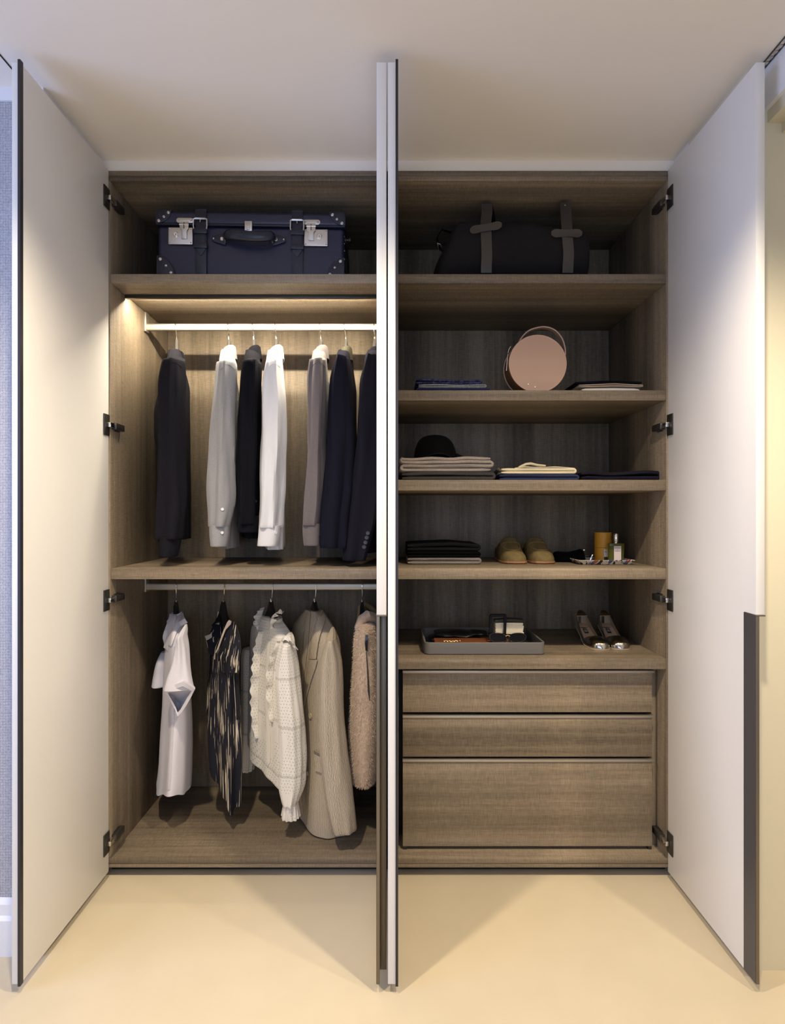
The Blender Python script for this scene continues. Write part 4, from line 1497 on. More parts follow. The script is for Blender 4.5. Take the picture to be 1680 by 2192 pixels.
# carry handle
hpth = [(480, 503, 0.012), (484, 500, 0.024), (500, 500, 0.034), (530, 503, 0.037), (560, 503, 0.035), (576, 501, 0.026), (581, 504, 0.012)]
hp = [P(a, b_ + 3, YF - o_) for a, b_, o_ in hpth]
fine = [Vector(cr([tuple(p) for p in hp], i / 24)) for i in range(25)]
h = MB().tube(fine, [0.009 + 0.002 * sin(PI * i / 24) for i in range(25)], 14, flat=1.65).build('carry_handle', 'navy_leather', r)
MB().tube([p + Vector((0, -0.006, -0.010)) for p in fine[2:-2]], 0.0011, 6).build('handle_stitch', 'dark_leather', h)
for s_, (a, b_) in ((1, (447, 480)), (-1, (612, 580))):
    tip, base = sx(a), sx(b_)
    poly = []
    for i in range(9):
        u = i / 8
        poly.append((tip + (base - tip) * u, sz(513) + 0.021 * (u ** 0.6)))
    for i in range(8, -1, -1):
        u = i / 8
        poly.append((tip + (base - tip) * u, sz(513) - 0.021 * (u ** 0.6)))
    poly = poly[1:-1]
    t_ = MB().prism(poly, YF - 0.004, YF - 0.0002, 'xz').build('handle_tab', 'navy_leather', h, bevel=0.0008)
    rivet(h, tip + (base - tip) * 0.25, sz(513), 0.0035, YF - 0.004)
    rivet(h, tip + (base - tip) * 0.78, sz(513), 0.0062, YF - 0.004)
    MB().tube([Vector((base, YF - 0.003, sz(513) - 0.012)), Vector((base, YF - 0.013, sz(513) - 0.005)), Vector((base, YF - 0.015, sz(513) + 0.006)), Vector((base, YF - 0.003, sz(513) + 0.012))], 0.0026, 8).build('handle_ring', 'steel', h)
# studs and trolley knobs on the right end
for zz in (2.06, 2.085, 2.11, 2.14, 2.165, 2.19):
    MB().lathe([(0.003, 0), (0.0025, 0.0015), (0.001, 0.002)], (SX1 - 0.004, SY0 + 0.03, zz), 8, 'x').build('side_stud', 'silver_plate', r)
for (yy, zz) in ((0.12, 2.195), (0.36, 2.07)):
    MB().lathe([(0.010, 0), (0.010, 0.004), (0.006, 0.006), (0.006, 0.012), (0.009, 0.014), (0.008, 0.02), (0.003, 0.022)], (SX1 - 0.004, yy, zz), 14, 'x').build('side_knob', 'dark_metal', r)
box('end_handle', 'navy_leather', r, SX1 - 0.006, SX1 + 0.014, 0.17, 0.33, 2.045, 2.075, bevel=0.005)

# ================================================================== duffel bag
r = thing('duffel_bag', 'charcoal canvas duffel bag with brown leather straps on the top shelf', 'bag', (0.44, 0.24, 2.0225))
DZ = 2.0225
keys = [(0.168, 0.25, DZ + 0.045, 0.10, 0.045), (0.176, 0.24, DZ + 0.055, 0.145, 0.055), (0.20, 0.235, DZ + 0.078, 0.165, 0.078), (0.235, 0.23, DZ + 0.118, 0.165, 0.117), (0.27, 0.23, DZ + 0.124, 0.165, 0.123),
        (0.36, 0.23, DZ + 0.126, 0.165, 0.125), (0.46, 0.23, DZ + 0.124, 0.165, 0.123), (0.56, 0.23, DZ + 0.117, 0.165, 0.116), (0.64, 0.23, DZ + 0.112, 0.165, 0.111), (0.69, 0.235, DZ + 0.108, 0.16, 0.107),
        (0.705, 0.24, DZ + 0.098, 0.145, 0.095), (0.708, 0.245, DZ + 0.09, 0.10, 0.07)]
mb = loftx(keys, 60, 48, ex=0.72, noise_amp=0.055, seed=2.0)
mb.xform(lambda p: (p.x, p.y, max(p.z, DZ + 0.0005)))
mb.build('bag_body', 'duffel_canvas', r)
bv = mb.bvh()
for (pts, tl, tr, rv) in (([(1042, 436), (1042, 455), (1040, 478), (1041, 510), (1042, 545), (1041, 570), (1041, 584)], (1006, 493), (1074, 481), (1037, 445)),
                      ([(1210, 433), (1211, 455), (1213, 480), (1215, 510), (1217, 540), (1216, 565), (1215, 584)], (1180, 499), (1246, 499), (1209, 440))):
    L, R_ = [(a - 11.5, b_) for a, b_ in pts], [(a + 11.5, b_) for a, b_ in pts]
    R = []
    for i in range(25):
        t_ = i / 24
        a, b_ = cr(L, t_), cr(R_, t_)
        row = []
        for k in range(4):
            u = k / 3
            q = (a[0] + (b_[0] - a[0]) * u, a[1] + (b_[1] - a[1]) * u)
            row.append(P(q[0], q[1], cr([(0.105,), (0.098,), (0.078,), (0.060,), (0.056,), (0.056,), (0.060,)], t_)[0]))
        R.append(row)
    for _ in range(4):
        for i in range(1, 24):
            for k in range(4):
                R[i][k].y = (R[i - 1][k].y + R[i][k].y + R[i + 1][k].y) / 3
    s_ = patch(R, 0.004).build('leather_strap', 'dark_leather', r)
    # the strap runs back over the top of the bag
    cx_, cz_ = P(pts[0][0], pts[0][1], 0.105).x, P(pts[0][0], pts[0][1], 0.105).z
    bp = [Vector((cx_, 0.109, cz_)), Vector((cx_ + 0.005, 0.122, cz_ + 0.004)), Vector((cx_ + 0.02, 0.155, cz_ - 0.015)), Vector((cx_ + 0.035, 0.20, cz_ - 0.05)), Vector((cx_ + 0.04, 0.24, cz_ - 0.075))]
    MB().tube(bp, [0.017] * 5, 12, flat=0.12).build('strap_return', 'black_leather', s_)
    # keeper tab, a bow-tie of leather across the strap
    R = []
    for i in range(15):
        u = i / 14
        cx_, cy_ = tl[0] + (tr[0] - tl[0]) * u, tl[1] + (tr[1] - tl[1]) * u
        hgt = 1.5 + 8.0 * abs(sin(2 * PI * (u * 0.5 if u < 0.5 else 0.5 - (u - 0.5) * 0.5) * 1.0)) ** 0.6
        hgt = 1.2 + 7.8 * (max(0.0, 1 - ((u - 0.18) / 0.19) ** 2) ** 0.5 if u < 0.25 else (max(0.0, 1 - ((0.82 - u) / 0.19) ** 2) ** 0.5 if u > 0.75 else 0.78 + 0.15 * abs(u - 0.5) / 0.25))
        row = [None] * 4
        for k in range(4):
            q = cy_ - hgt + 2 * hgt * k / 3
            p_ = ray(bv, cx_, q, 0.011, 0.085)
            row[k] = P(cx_, q, min(p_.y, 0.064))
        R.append(row)
    patch(R, 0.003).build('keeper_tab', 'dark_leather', s_)
    rp = P(rv[0], rv[1], 0.105)
    MB().lathe([(0.0042, 0), (0.004, -0.001), (0.002, -0.0025)], (rp.x, rp.y - 0.0005, rp.z), 12, 'y').build('rivet', 'brass', s_)
bp = [P(972, 500, 0.2), P(945, 492, 0.19), P(935, 510, 0.185), P(940, 530, 0.18), P(955, 545, 0.17)]
MB().tube(bp, 0.008, 8, flat=0.3).build('end_strap', 'black_leather', r)
bp = [P(936, 520, 0.172), P(944, 524, 0.170), P(947, 534, 0.170), P(939, 536, 0.172)]
MB().tube(bp, 0.0018, 6, closed=True).build('end_buckle', 'chrome', r)

# ================================================================== right shelves
Z2, Z3, Z4, Z5 = zf(835), zf(1027), 1.036, zf(1410)
E = 0.0004
# round bag
BX, BY, BR = 0.511, 0.044, 0.099
r = thing('handbag', 'round blush leather handbag with a top handle', 'bag', (BX, BY + 0.045, Z2))
bz = Z2 + BR + E
MB().lathe([(BR * 0.97, -0.001), (BR - 0.003, 0.0), (BR - 0.003, 0.002)], (BX, BY, bz), 72, 'y').build('front_panel', 'blush_leather', r)
MB().lathe([(BR - 0.004, 0.001), (BR - 0.002, 0.006), (BR - 0.002, 0.086), (BR - 0.004, 0.09)], (BX, BY, bz), 72, 'y').build('side_gusset', 'blush_side', r)
MB().lathe([(BR * 0.97, 0.092), (BR - 0.003, 0.0905), (BR - 0.003, 0.089)], (BX, BY, bz), 72, 'y').build('back_panel', 'blush_leather', r)
for yy in (BY, BY + 0.09):
    MB().tube([Vector((BX + (BR - 0.0018) * cos(2 * PI * k / 72), yy, bz + (BR - 0.0018) * sin(2 * PI * k / 72))) for k in range(72)], 0.0022, 8, closed=True).build('piping', 'blush_edge', r)
hy = BY + 0.045
hpts = [P(1108, 742, hy), P(1114, 726, hy), P(1130, 710, hy), P(1150, 703, hy), P(1168, 702, hy), P(1186, 709, hy), P(1200, 725, hy), P(1207, 745, hy), P(1208, 762, hy)]
R = []
for i in range(33):
    p = Vector(cr([tuple(q) for q in hpts], i / 32))
    q = Vector(cr([tuple(q) for q in hpts], min(1, i / 32 + 0.01))) - Vector(cr([tuple(q) for q in hpts], max(0, i / 32 - 0.01)))
    nn = Vector((-q.z, 0, q.x)).normalized()
    R.append([p + nn * a + Vector((0, b_, 0)) for a, b_ in ((0.0022, -0.011), (0.0028, 0), (0.0022, 0.011), (-0.002, 0.011), (-0.0026, 0), (-0.002, -0.011))])
MB().rows(R, True, True, True).build('top_handle', 'blush_leather', r)
zp = [(1087, 750), (1086, 762), (1085, 778), (1084, 795)]
zc = MB().tube([P(1093, 742, 0.085), P(1089, 748, 0.082), P(1087, 756, 0.080)], 0.0022, 8)
zc.build('zip_slider', 'chrome', r)
MB().tube([P(1087, 758, 0.078), P(1086, 770, 0.076), P(1084, 794, 0.076)], [0.0015, 0.0026, 0.0026], 8).build('zip_pull', 'chrome', r)
MB().tube([Vector((BX + (BR - 0.0012) * cos(a), BY + 0.035, bz + (BR - 0.0012) * sin(a))) for a in [PI * 0.12 + i * PI * 0.9 / 30 for i in range(31)]], 0.0016, 6).build('zip_track', 'dark_leather', r)
for (a, b_) in ((1130, 823), (1145, 829)):
    p = P(a, b_, BY)
    MB().lathe([(0.0028, -0.0005), (0.0026, -0.002), (0.001, -0.0028)], (p.x, BY - 0.0005, p.z), 10, 'y').build('stud', 'chrome', r)


def wx(px, y):
    return P(px, 0, y).x


def fpx(name, label, mat, pxa, pxb, pya, pyb, y, depth, layers, zb=None, **kw):
    """folded cloth from its front rectangle in the photograph at depth y"""
    zt = P(0, pya, y).z
    z0 = P(0, pyb, y).z if zb is None else zb
    return folded(name, label, mat, wx(pxa, y), wx(pxb, y), y, y + depth, z0, zt, layers, **kw)


# shelf 2, left stack (from bottom)
h = (P(0, 808, 0.06).z - Z2)
y = 0.05
fpx('folded_trousers', 'flat navy folded trousers at the bottom of the pile left of the round bag', 'denim_navy', 889, 1048, 829.5, 0, y, 0.26, 2, zb=Z2 + E)
zq = P(0, 829.5, y).z
fpx('folded_jumper', 'grey marl folded jumper between two navy pieces left of the round bag', 'knit_marl', 894, 1040, 822, 0, y + 0.008, 0.24, 2, zb=zq + E, wave=0.002, seed=1.0)
zq = P(0, 822, y + 0.008).z
fpx('folded_shirt', 'dark blue patterned folded shirt on top of the pile left of the round bag', 'denim_print', 888, 1030, 811, 0, y + 0.012, 0.23, 2, zb=zq + E, wave=0.003, seed=2.0,
    top=lambda f: 0.006 * max(0, 0.6 - f) - 0.004 * f)
# shelf 2, right stack
def tent(k):
    return lambda f: k * (1 - abs(f - 0.55) / 0.55) if f < 0.55 else k * (1 - (f - 0.55) / 0.45)
zq = Z2 + E
fpx('folded_shirt', 'white folded shirt at the bottom of the pile right of the round bag', 'cotton_white', 1240, 1374, 830, 0, 0.048, 0.24, 1, zb=zq, top=tent(0.003))
zq = P(0, 830, 0.048).z
fpx('folded_shirt', 'tan folded shirt in the middle of the pile right of the round bag', 'cotton_tan', 1238, 1376, 823, 0, 0.048, 0.24, 2, zb=zq + 0.003, top=tent(0.006))
zq = P(0, 823, 0.048).z
fpx('folded_shirt', 'navy folded shirt on top of the pile right of the round bag', 'navy_dark', 1232, 1374, 817, 0, 0.055, 0.25, 2, zb=zq + 0.0065, top=tent(0.006))

# shelf 3, blanket pile with cap
y = 0.05
fpx('folded_blanket', 'dark grey folded wool blanket under the taupe blanket', 'wool_dark', 856, 1058, 1010, 0, y, 0.36, 2, zb=Z3 + E, wave=0.003, seed=0.5, group='folded blankets', cat='blanket')
zq = P(0, 1010, y).z
zt = P(0, 978, y).z
x0, x1 = wx(859, y), wx(1054, y)
r = thing('folded_blanket', 'taupe wool blanket folded in four layers under the black cap', 'blanket', ((x0 + x1) / 2, y + 0.18, zq), 'folded blankets')
hh = (zt - zq) / 4
pts, th = zigzag(x0, x1, zq, zt, 4, start_left=False, wave=0.008, seed=3.1, top=lambda f: 0.010 * (f - 0.6) if f > 0.6 else -0.001)
ribbon(pts, th, y, y + 0.34, wob=0.006, seed=3).build('folded_cloth', 'wool_taupe', r)
inn = [(x0 + hh * 0.5 + hh * k * 0.9, zq + hh * 2 + (0.003 if k % 2 else -0.002)) for k in range(3)]

# cap
cy_ = 0.17
cc = P(932, 977, cy_)
cx_, cz_ = cc.x, zt + 0.001
r = thing('baseball_cap', 'black baseball cap resting on the taupe blanket', 'cap', (cx_, cy_, cz_))
R = []
rx_ = 46 * (cy_ - CAMY) / F
for i in range(13):
    v_ = i / 12 * PI / 2
    row = []
    for j in range(48):
        th = 2 * PI * j / 48
        seam_ = 1 - 0.010 * abs(cos(3 * th)) ** 24
        rr = cos(v_) ** 0.62 * seam_
        ht = 52 * (cy_ - CAMY) / F
        zz = ht * sin(v_) ** 1.05
        if i == 0:
            # arched strap opening facing the room
            dth = abs(((th - 1.5 * PI - 0.08 + PI) % (2 * PI)) - PI)
            zz += 0.012 * max(0, 1 - (dth / 0.55) ** 2)
        row.append(Vector((cx_ + rx_ * rr * cos(th) - 0.004 * sin(v_), cy_ + 0.088 * rr * sin(th), cz_ + zz)))
    R.append(row)
MB().rows(R, True, False, True).build('crown', 'cap_black', r)
MB().tube([Vector((cx_ + rx_ * 1.004 * cos(1.5 * PI + 0.08 + a), cy_ + 0.089 * sin(1.5 * PI + 0.08 + a), cz_ + 0.002 + 0.012 * max(0, 1 - (a / 0.58) ** 2))) for a in [-0.62 + 1.24 * i / 20 for i in range(21)]], 0.0022, 6).build('strap_edge', 'knit_black', r)
R = []
for i in range(9):
    a = -0.95 + 1.9 * i / 8 + 0.45
    row = []
    for k in range(5):
        u = k / 4
        ext = 0.055 * (1 - (abs(i - 4) / 4.4) ** 2.2)
        row.append(Vector((cx_ + (rx_ * 0.97 + ext * u) * cos(a) , cy_ + (0.086 + ext * u) * sin(a), cz_ + 0.020 - 0.018 * u + 0.006 * (1 - abs(i - 4) / 4))))
    R.append(row)
patch(R, 0.003, (0, 0, -1)).build('brim', 'cap_black', r)
MB().lathe([(0.005, 0.0), (0.0045, 0.002), (0.001, 0.0035)], (cx_ - 0.004, cy_, cz_ + 52 * (cy_ - CAMY) / F - 0.0005), 10).build('top_button', 'cap_black', r)

# cream and navy clothes beside
y = 0.05
fpx('folded_trousers', 'blue folded jeans under the cream shirt', 'denim_navy', 1066, 1238, 1015, 0, y, 0.28, 2, zb=Z3 + E, seed=0.2)
zq = P(0, 1015, y).z
r = fpx('folded_shirt', 'cream folded shirt with its collar on top of blue jeans', 'cotton_cream', 1070, 1232, 1001.5, 0, y + 0.004, 0.26, 2, zb=zq + E, seed=0.7, wave=0.001)
zq = P(0, 1001.5, y + 0.004).z
R = []
for i in range(13):
    u = i / 12
    prof = [1000, 997, 994, 995, 996, 995.5, 996, 995, 994.5, 995, 996.5, 999, 1001.5][i]
    row = []
    for k in range(5):
        v_ = k / 4
        pxx = 1102 + (1230 - 1102) * u
        z_ = zq + (P(0, prof, 0.18).z - P(0, 1001.5, 0.18).z) * sin(PI * (0.1 + 0.8 * v_)) + 0.0003
        row.append(Vector((wx(pxx, y + 0.01 + 0.22 * v_), y + 0.01 + 0.22 * v_, max(z_, zq + 0.0003))))
    R.append(row)
patch(R, 0.002, (0, 0, -1)).build('yoke', 'cotton_cream', r)
MB().tube([P(1110, 1000, 0.13), P(1126, 993.5, 0.15), P(1136, 992.5, 0.15), P(1150, 995.5, 0.14), P(1168, 997, 0.13)], [0.003, 0.005, 0.005, 0.004, 0.003], 10).build('collar', 'cotton_cream', r)
fpx('folded_jumper', 'black folded jumper at the right end beside the blue jeans', 'navy_dark', 1240, 1414, 1010, 0, y, 0.30, 2, zb=Z3 + E, wave=0.004, seed=1.9,
    top=lambda f: 0.007 * math.exp(-((f - 0.12) / 0.1) ** 2) + 0.006 * math.exp(-((f - 0.85) / 0.15) ** 2))
belt = thing('belt', 'dark leather belt end between the grey blanket and the blue jeans', 'belt', (wx(1060, 0.09), 0.09, Z3))
MB().tube([P(1058, 1018, 0.13), P(1062, 1010, 0.115), P(1066, 1005, 0.10)], 0.007, 8, flat=0.35).build('strap', 'dark_leather', belt)
MB().tube([P(1064, 1003, 0.094), P(1068, 1001, 0.092), P(1068.5, 1007, 0.092), P(1064.5, 1008, 0.094)], 0.0011, 6, closed=True).build('buckle', 'brass', belt)

# shelf 4 pile
y = 0.155
fpx('folded_jumper', 'grey folded jumper at the bottom of the pile left of the suede loafers', 'knit_grey', 869, 1028, 1194, 0, y, 0.26, 2, zb=Z4 + E, seed=0.3)
zq = P(0, 1194, y).z
fpx('folded_jumper', 'plain black folded jumper in the middle of the pile left of the suede loafers', 'cap_black', 869, 1027, 1180.5, 0, y, 0.26, 2, zb=zq + E, seed=0.4)
zq = P(0, 1180.5, y).z
fpx('folded_jumper', 'charcoal folded jumper on top of the pile left of the suede loafers', 'knit_black', 868, 1026, 1164, 0, y, 0.26, 2, zb=zq + E, seed=0.9, wave=0.004,
    top=lambda f: 0.004 * sin(PI * f))


# ------------------------------------------------------------------ shoes
def shoe_shell(x0, y0, z0, L, stations, opening, n=28, inset=0.0, lift=None):
    """stations (t, halfwidth, height, centre shift, floor z); opening(t)-> half angle of the cut (0 = closed)"""
    N = 34
    R = []
    for i in range(N + 1):
        t_ = i / N
        tt, w_, h_, cx, fz = cr(stations, t_)
        row = []
        op = opening(t_)
        for j in range(n + 1):
            u = j / n
            # half the points on each side of the opening
            ang = u * PI
            if op > 0:
                if u <= 0.5:
                    ang = (PI / 2 - op) * (u / 0.5)
                else:
                    ang = PI - (PI / 2 - op) * ((1 - u) / 0.5)
            c_, s_ = cos(ang), sin(ang)
            ww_ = w_ - inset
            px_ = ww_ * math.copysign(abs(c_) ** 0.75, c_)
            pz_ = (h_ - inset) * abs(s_) ** 0.8
            row.append(Vector((x0 + cx + px_, y0 + L * tt, z0 + fz + pz_)))
        R.append(row)
    return R


def shell_mesh(R, cut, th=0.0022):
    """open shell with thickness; skip the centre strip where cut(i) is true"""
    mb = MB()
    n = len(R[0])
    cen = [sum(r_, Vector()) / n for r_ in R]
    Ri = [[p.lerp(Vector((c_.x, p.y, p.z * 0.5 + c_.z * 0.5)), 0.05) for p in r_] for r_, c_ in zip(R, cen)]
    vs = [p for r_ in R for p in r_] + [p for r_ in Ri for p in r_]
    off = len(R) * n
    fs = []
    mid = (n - 1) // 2
    keep = set()
    for i in range(len(R) - 1):
        for k in range(n - 1):
            if cut(i) and k in (mid - 1, mid) and (mid - 1 <= k <= mid):
                continue
            a, b_, c_, d_ = i * n + k, i * n + k + 1, (i + 1) * n + k + 1, (i + 1) * n + k
            fs.append((a, b_, c_, d_))
            fs.append((off + d_, off + c_, off + b_, off + a))
    # rim: boundary edges
    cnt = {}
    for f in [f for f in fs if f[0] < off]:
        for q in range(4):
            e = (f[q], f[(q + 1) % 4])
            k_ = tuple(sorted(e))
            cnt[k_] = cnt.get(k_, []) + [e]
    for k_, es in cnt.items():
        if len(es) == 1:
            a, b_ = es[0]
            fs.append((b_, a, off + a, off + b_))
    return mb.add(vs, fs)


def outline_prism(R, z0, grow, th):
    """sole from the shell's bottom rim: returns mesh"""
    left = [r_[-1] for r_ in R]
    right = [r_[0] for r_ in R]
    top, bot = [], []
    rows = []
    for a, b_ in zip(left, right):
        c_ = (a + b_) / 2
        d_ = (b_ - a) / 2
        g = 1 + grow / max(0.006, d_.length)
        rows.append([c_ - d_ * g + Vector((0, 0, 0.0015)), c_ + d_ * g + Vector((0, 0, 0.0015)), c_ + d_ * g * 0.98 - Vector((0, 0, th)), c_ - d_ * g * 0.98 - Vector((0, 0, th))])
    return MB().rows(rows, True, True, True)


def loafer(x0, y0, label, mirror, yaw=0.0):
    z0 = Z4 + 0.0075
    r_ = thing('loafer', label, 'shoe', (x0, y0 + 0.14, Z4), 'pair of suede loafers', rotz=yaw)
    m = mirror
    st = [(0.0, 0.0008, 0.0008, 0.004 * m, 0.001), (0.012, 0.018, 0.018, 0.004 * m, 0.001), (0.035, 0.032, 0.028, 0.003 * m, 0.001), (0.11, 0.043, 0.037, 0.002 * m, 0), (0.22, 0.0475, 0.044, 0, 0), (0.34, 0.047, 0.066, 0, 0), (0.46, 0.043, 0.088, 0, 0),
          (0.60, 0.040, 0.078, -0.002 * m, 0), (0.75, 0.037, 0.066, -0.002 * m, 0), (0.9, 0.035, 0.065, -0.001 * m, 0), (0.97, 0.026, 0.062, 0, 0), (1.0, 0.012, 0.055, 0, 0)]
    st = [(s_[0],) + s_[1:] for s_ in st]
    def opn(t_):
        if t_ < 0.50:
            return 0
        return 1.05 * min(1, ((t_ - 0.50) / 0.12) ** 0.5) if t_ < 0.93 else 1.05 * max(0.35, (1 - (t_ - 0.93) / 0.07))
    # resample so that stations are evenly spaced in t
    def even(st_):
        o_ = []
        for i in range(41):
            t_ = i / 40
            for a, b_ in zip(st_[:-1], st_[1:]):
                if a[0] <= t_ <= b_[0] + 1e-9:
                    f = (t_ - a[0]) / (b_[0] - a[0])
                    o_.append(tuple(p + (q - p) * f for p, q in zip(a, b_)))
                    break
        return o_
    R = shoe_shell(x0, y0, z0, 0.285, even(st), opn)
    up = shell_mesh(R, lambda i: 17 <= i < 31)
    u_ = up.build('upper', 'suede_olive', r_)
    bv_ = up.bvh()
    outline_prism(R, z0, 0.003, 0.006).build('sole', 'tan_sole', r_, bevel=0.001)
    ins = MB()
    ins.rows([[r__[-1] * 0.94 + r__[0] * 0.06 + Vector((0, 0, 0.008)), r__[0] * 0.94 + r__[-1] * 0.06 + Vector((0, 0, 0.008))] for r__ in R[12:]], False)
    ins.build('insole', 'tan_lining', r_)
    box('heel', 'tan_sole', r_, x0 - 0.033, x0 + 0.033, y0 + 0.205, y0 + 0.282, Z4 + 0.0002, Z4 + 0.003, bevel=0.001)
    # apron seam and penny strap, laid on the upper from above
    def drop(x, y_):
        h_ = bv_.ray_cast(Vector((x, y_, z0 + 0.3)), Vector((0, 0, -1)))
        return (h_[0] if h_[0] else Vector((x, y_, z0 + 0.04))) + Vector((0, 0, 0.0008))
    ap = []
    for i in range(25):
        a = PI * i / 24
        ap.append(drop(x0 + 0.034 * cos(a), y0 + 0.118 - 0.072 * sin(a) ** 0.8))
    MB().tube(ap, 0.0026, 6).build('apron_seam', 'suede_dark', r_)
    R2 = []
    for i in range(17):
        u = -1 + 2 * i / 16
        yc = y0 + 0.108 + 0.016 * abs(u) ** 2
        hw = 0.010 + 0.004 * abs(u)
        R2.append([drop(x0 + 0.041 * u, yc - hw), drop(x0 + 0.041 * u, yc), drop(x0 + 0.041 * u, yc + hw)])
    patch([[p + Vector((0, 0, 0.0035)) for p in q] for q in R2], 0.0045, (0, 0, -1)).build('penny_strap', 'suede_olive', r_)
    return r_


loafer(wx(1106, 0.165), 0.165, 'olive suede penny loafer, left one of the pair', 1, math.radians(-1))
loafer(wx(1164, 0.165) + 0.002, 0.165, 'olive suede penny loafer, right one of the pair', -1, math.radians(3))

# black pouch behind the print tray
y = 0.235
r = thing('pouch', 'small black cloth pouch lying behind the printed tray', 'pouch', (wx(1225, y + 0.03), y + 0.04, Z4))
a, b_ = wx(1194, y), wx(1258, y)
m = loftx([(a, y + 0.04, Z4 + 0.018, 0.02, 0.014), (a + 0.006, y + 0.04, Z4 + 0.020, 0.036, 0.0195), (a + 0.05, y + 0.04, Z4 + 0.019, 0.04, 0.0185), (b_ - 0.03, y + 0.04, Z4 + 0.022, 0.036, 0.0215),
           (b_ - 0.012, y + 0.04, Z4 + 0.024, 0.03, 0.0235), (b_, y + 0.04, Z4 + 0.016, 0.012, 0.014)], 26, 26, 0.8, 0.12, 5)
m.xform(lambda p: (p.x, p.y, max(p.z, Z4 + E)))
m.build('pouch_body', 'cap_black', r)
MB().tube([Vector((b_ - 0.014, y + 0.012, Z4 + 0.046)), Vector((b_ - 0.008, y + 0.012, Z4 + 0.047))], 0.0028, 8).build('cord_toggle', 'chrome', r)

# printed tray
y0_ = 0.142
TX0, TX1 = wx(1245, y0_), wx(1350, y0_)
r = thing('catchall_tray', 'small tray with a blue, orange and black marbled print', 'tray', ((TX0 + TX1) / 2, 0.24, Z4))
yb = 0.34
R = []
for (gr, zz) in ((-0.006, 0.0006), (0.0, 0.001), (0.006, 0.008), (0.014, 0.0165), (0.0125, 0.0175), (0.004, 0.009), (-0.003, 0.004), (-0.03, 0.0035)):
    row = []
    for (cx, cy, s0) in ((TX1, y0_, -PI / 2), (TX1, yb, 0), (TX0, yb, PI / 2), (TX0, y0_, PI)):
        sxn = 1 if cx == TX1 else -1
        syn = 1 if cy == yb else -1
        for q in range(5):
            th = s0 + PI / 2 * q / 4
            rr = 0.010
            row.append(Vector((cx + sxn * (gr - rr) + rr * cos(th), cy + syn * (gr - rr) + rr * sin(th), Z4 + zz)))
    R.append(row)
MB().rows(R, True, True, True).build('tray_dish', 'tray_print', r)
tz = Z4 + 0.0037
# canister
y = 0.285
cxp = wx(1290.5, y)
r = thing('canister', 'tall yellow cylinder box with a label behind the perfume bottle', 'box', (cxp, y, tz))
rad = (1308 - 1273) / 2 * (y - CAMY) / F
ht = P(0, 1139, y).z - tz
MB().lathe([(rad - 0.001, 0.0003), (rad, 0.001), (rad, ht * 0.46), (rad - 0.001, ht * 0.465)], (cxp, y, tz), 40).build('box_base', 'canister_yellow', r)
MB().lathe([(rad - 0.001, ht * 0.468), (rad, ht * 0.472), (rad, ht - 0.001), (rad - 0.0015, ht)], (cxp, y, tz), 40).build('box_lid', 'canister_yellow', r)


def curved_label(cx, cy, rad_, a0, a1, z0, z1, mat, parent, name='label'):
    R_ = []
    for zz in (z0, z1):
        R_.append([Vector((cx + rad_ * sin(a0 + (a1 - a0) * i / 10), cy - rad_ * cos(a0 + (a1 - a0) * i / 10), zz)) for i in range(11)])
    return MB().rows(R_, False).build(name, mat, parent)


def text_mesh(body, size, loc, mat, parent, name='lettering', align='CENTER', spacing=1.0):
    cu = bpy.data.curves.new('tmp_text', 'FONT')
    cu.body = body
    cu.size = size
    cu.align_x = align
    cu.align_y = 'CENTER'
    cu.space_character = spacing
    cu.extrude = 0.0001
    o_ = bpy.data.objects.new('tmp_text', cu)
    COL.objects.link(o_)
    dg = bpy.context.evaluated_depsgraph_get()
    me = bpy.data.meshes.new_from_object(o_.evaluated_get(dg))
    bpy.data.objects.remove(o_)
    m_ = MB()
    m_.v = [Vector((v_.co.x + loc[0], loc[1] - v_.co.z, v_.co.y + loc[2])) for v_ in me.vertices]
    m_.f = [list(p_.vertices) for p_ in me.polygons]
    m_.uv = [None] * len(m_.f)
    return m_.build(name, mat, parent, smooth=False)


lb = curved_label(cxp, y, rad + 0.0003, -0.25, 0.95, tz + 0.003, tz + ht * 0.41, 'perfume_label', r)
text_mesh('A', 0.010, (cxp - 0.002, y - rad - 0.0008, tz + ht * 0.33), 'label_ink', lb)
curved_label(cxp, y, rad + 0.0005, -0.25, 0.95, tz + 0.003, tz + ht * 0.15, 'label_ink', lb, 'label_band')
# perfume bottle
y = 0.215
pc = wx(1318, y)
r = thing('perfume_bottle', 'olive glass perfume bottle with a silver cap and white label', 'bottle', (pc, y, tz))
kk = (y - CAMY) / F
bw, bh = 17.5 * kk, P(0, 1163, y).z - tz
R = []
for (f, zz) in ((0.86, 0.0004), (0.9, 0.002), (0.93, bh * 0.3), (0.98, bh * 0.85), (1.0, bh * 0.95), (0.96, bh), (0.4, bh + 0.001)):
    row = []
    for j in range(32):
        th = 2 * PI * j / 32
        row.append(Vector((pc + bw * f * math.copysign(abs(cos(th)) ** 0.5, cos(th)), y + 0.013 * f * math.copysign(abs(sin(th)) ** 0.6, sin(th)), tz + zz)))
    R.append(row)
MB().rows(R, True, True, True).build('glass', 'perfume_glass', r)
MB().lathe([(0.0072, bh + 0.001), (0.0072, bh + 0.004)], (pc, y, tz), 20).build('collar', 'chrome', r)
MB().lathe([(0.0085, bh + 0.0042), (0.0096, bh + 0.007), (0.0096, P(0, 1142, y).z - tz - 0.001), (0.0088, P(0, 1142, y).z - tz)], (pc, y, tz), 24).build('cap', 'chrome', r)
lw_, lz0, lz1 = 7.0 * kk, tz + bh * 0.12, tz + bh * 0.86
lb = box('label', 'perfume_label', r, pc - lw_, pc + lw_ * 1.15, y - 0.0140, y - 0.0132, lz0, lz1, bevel=0)
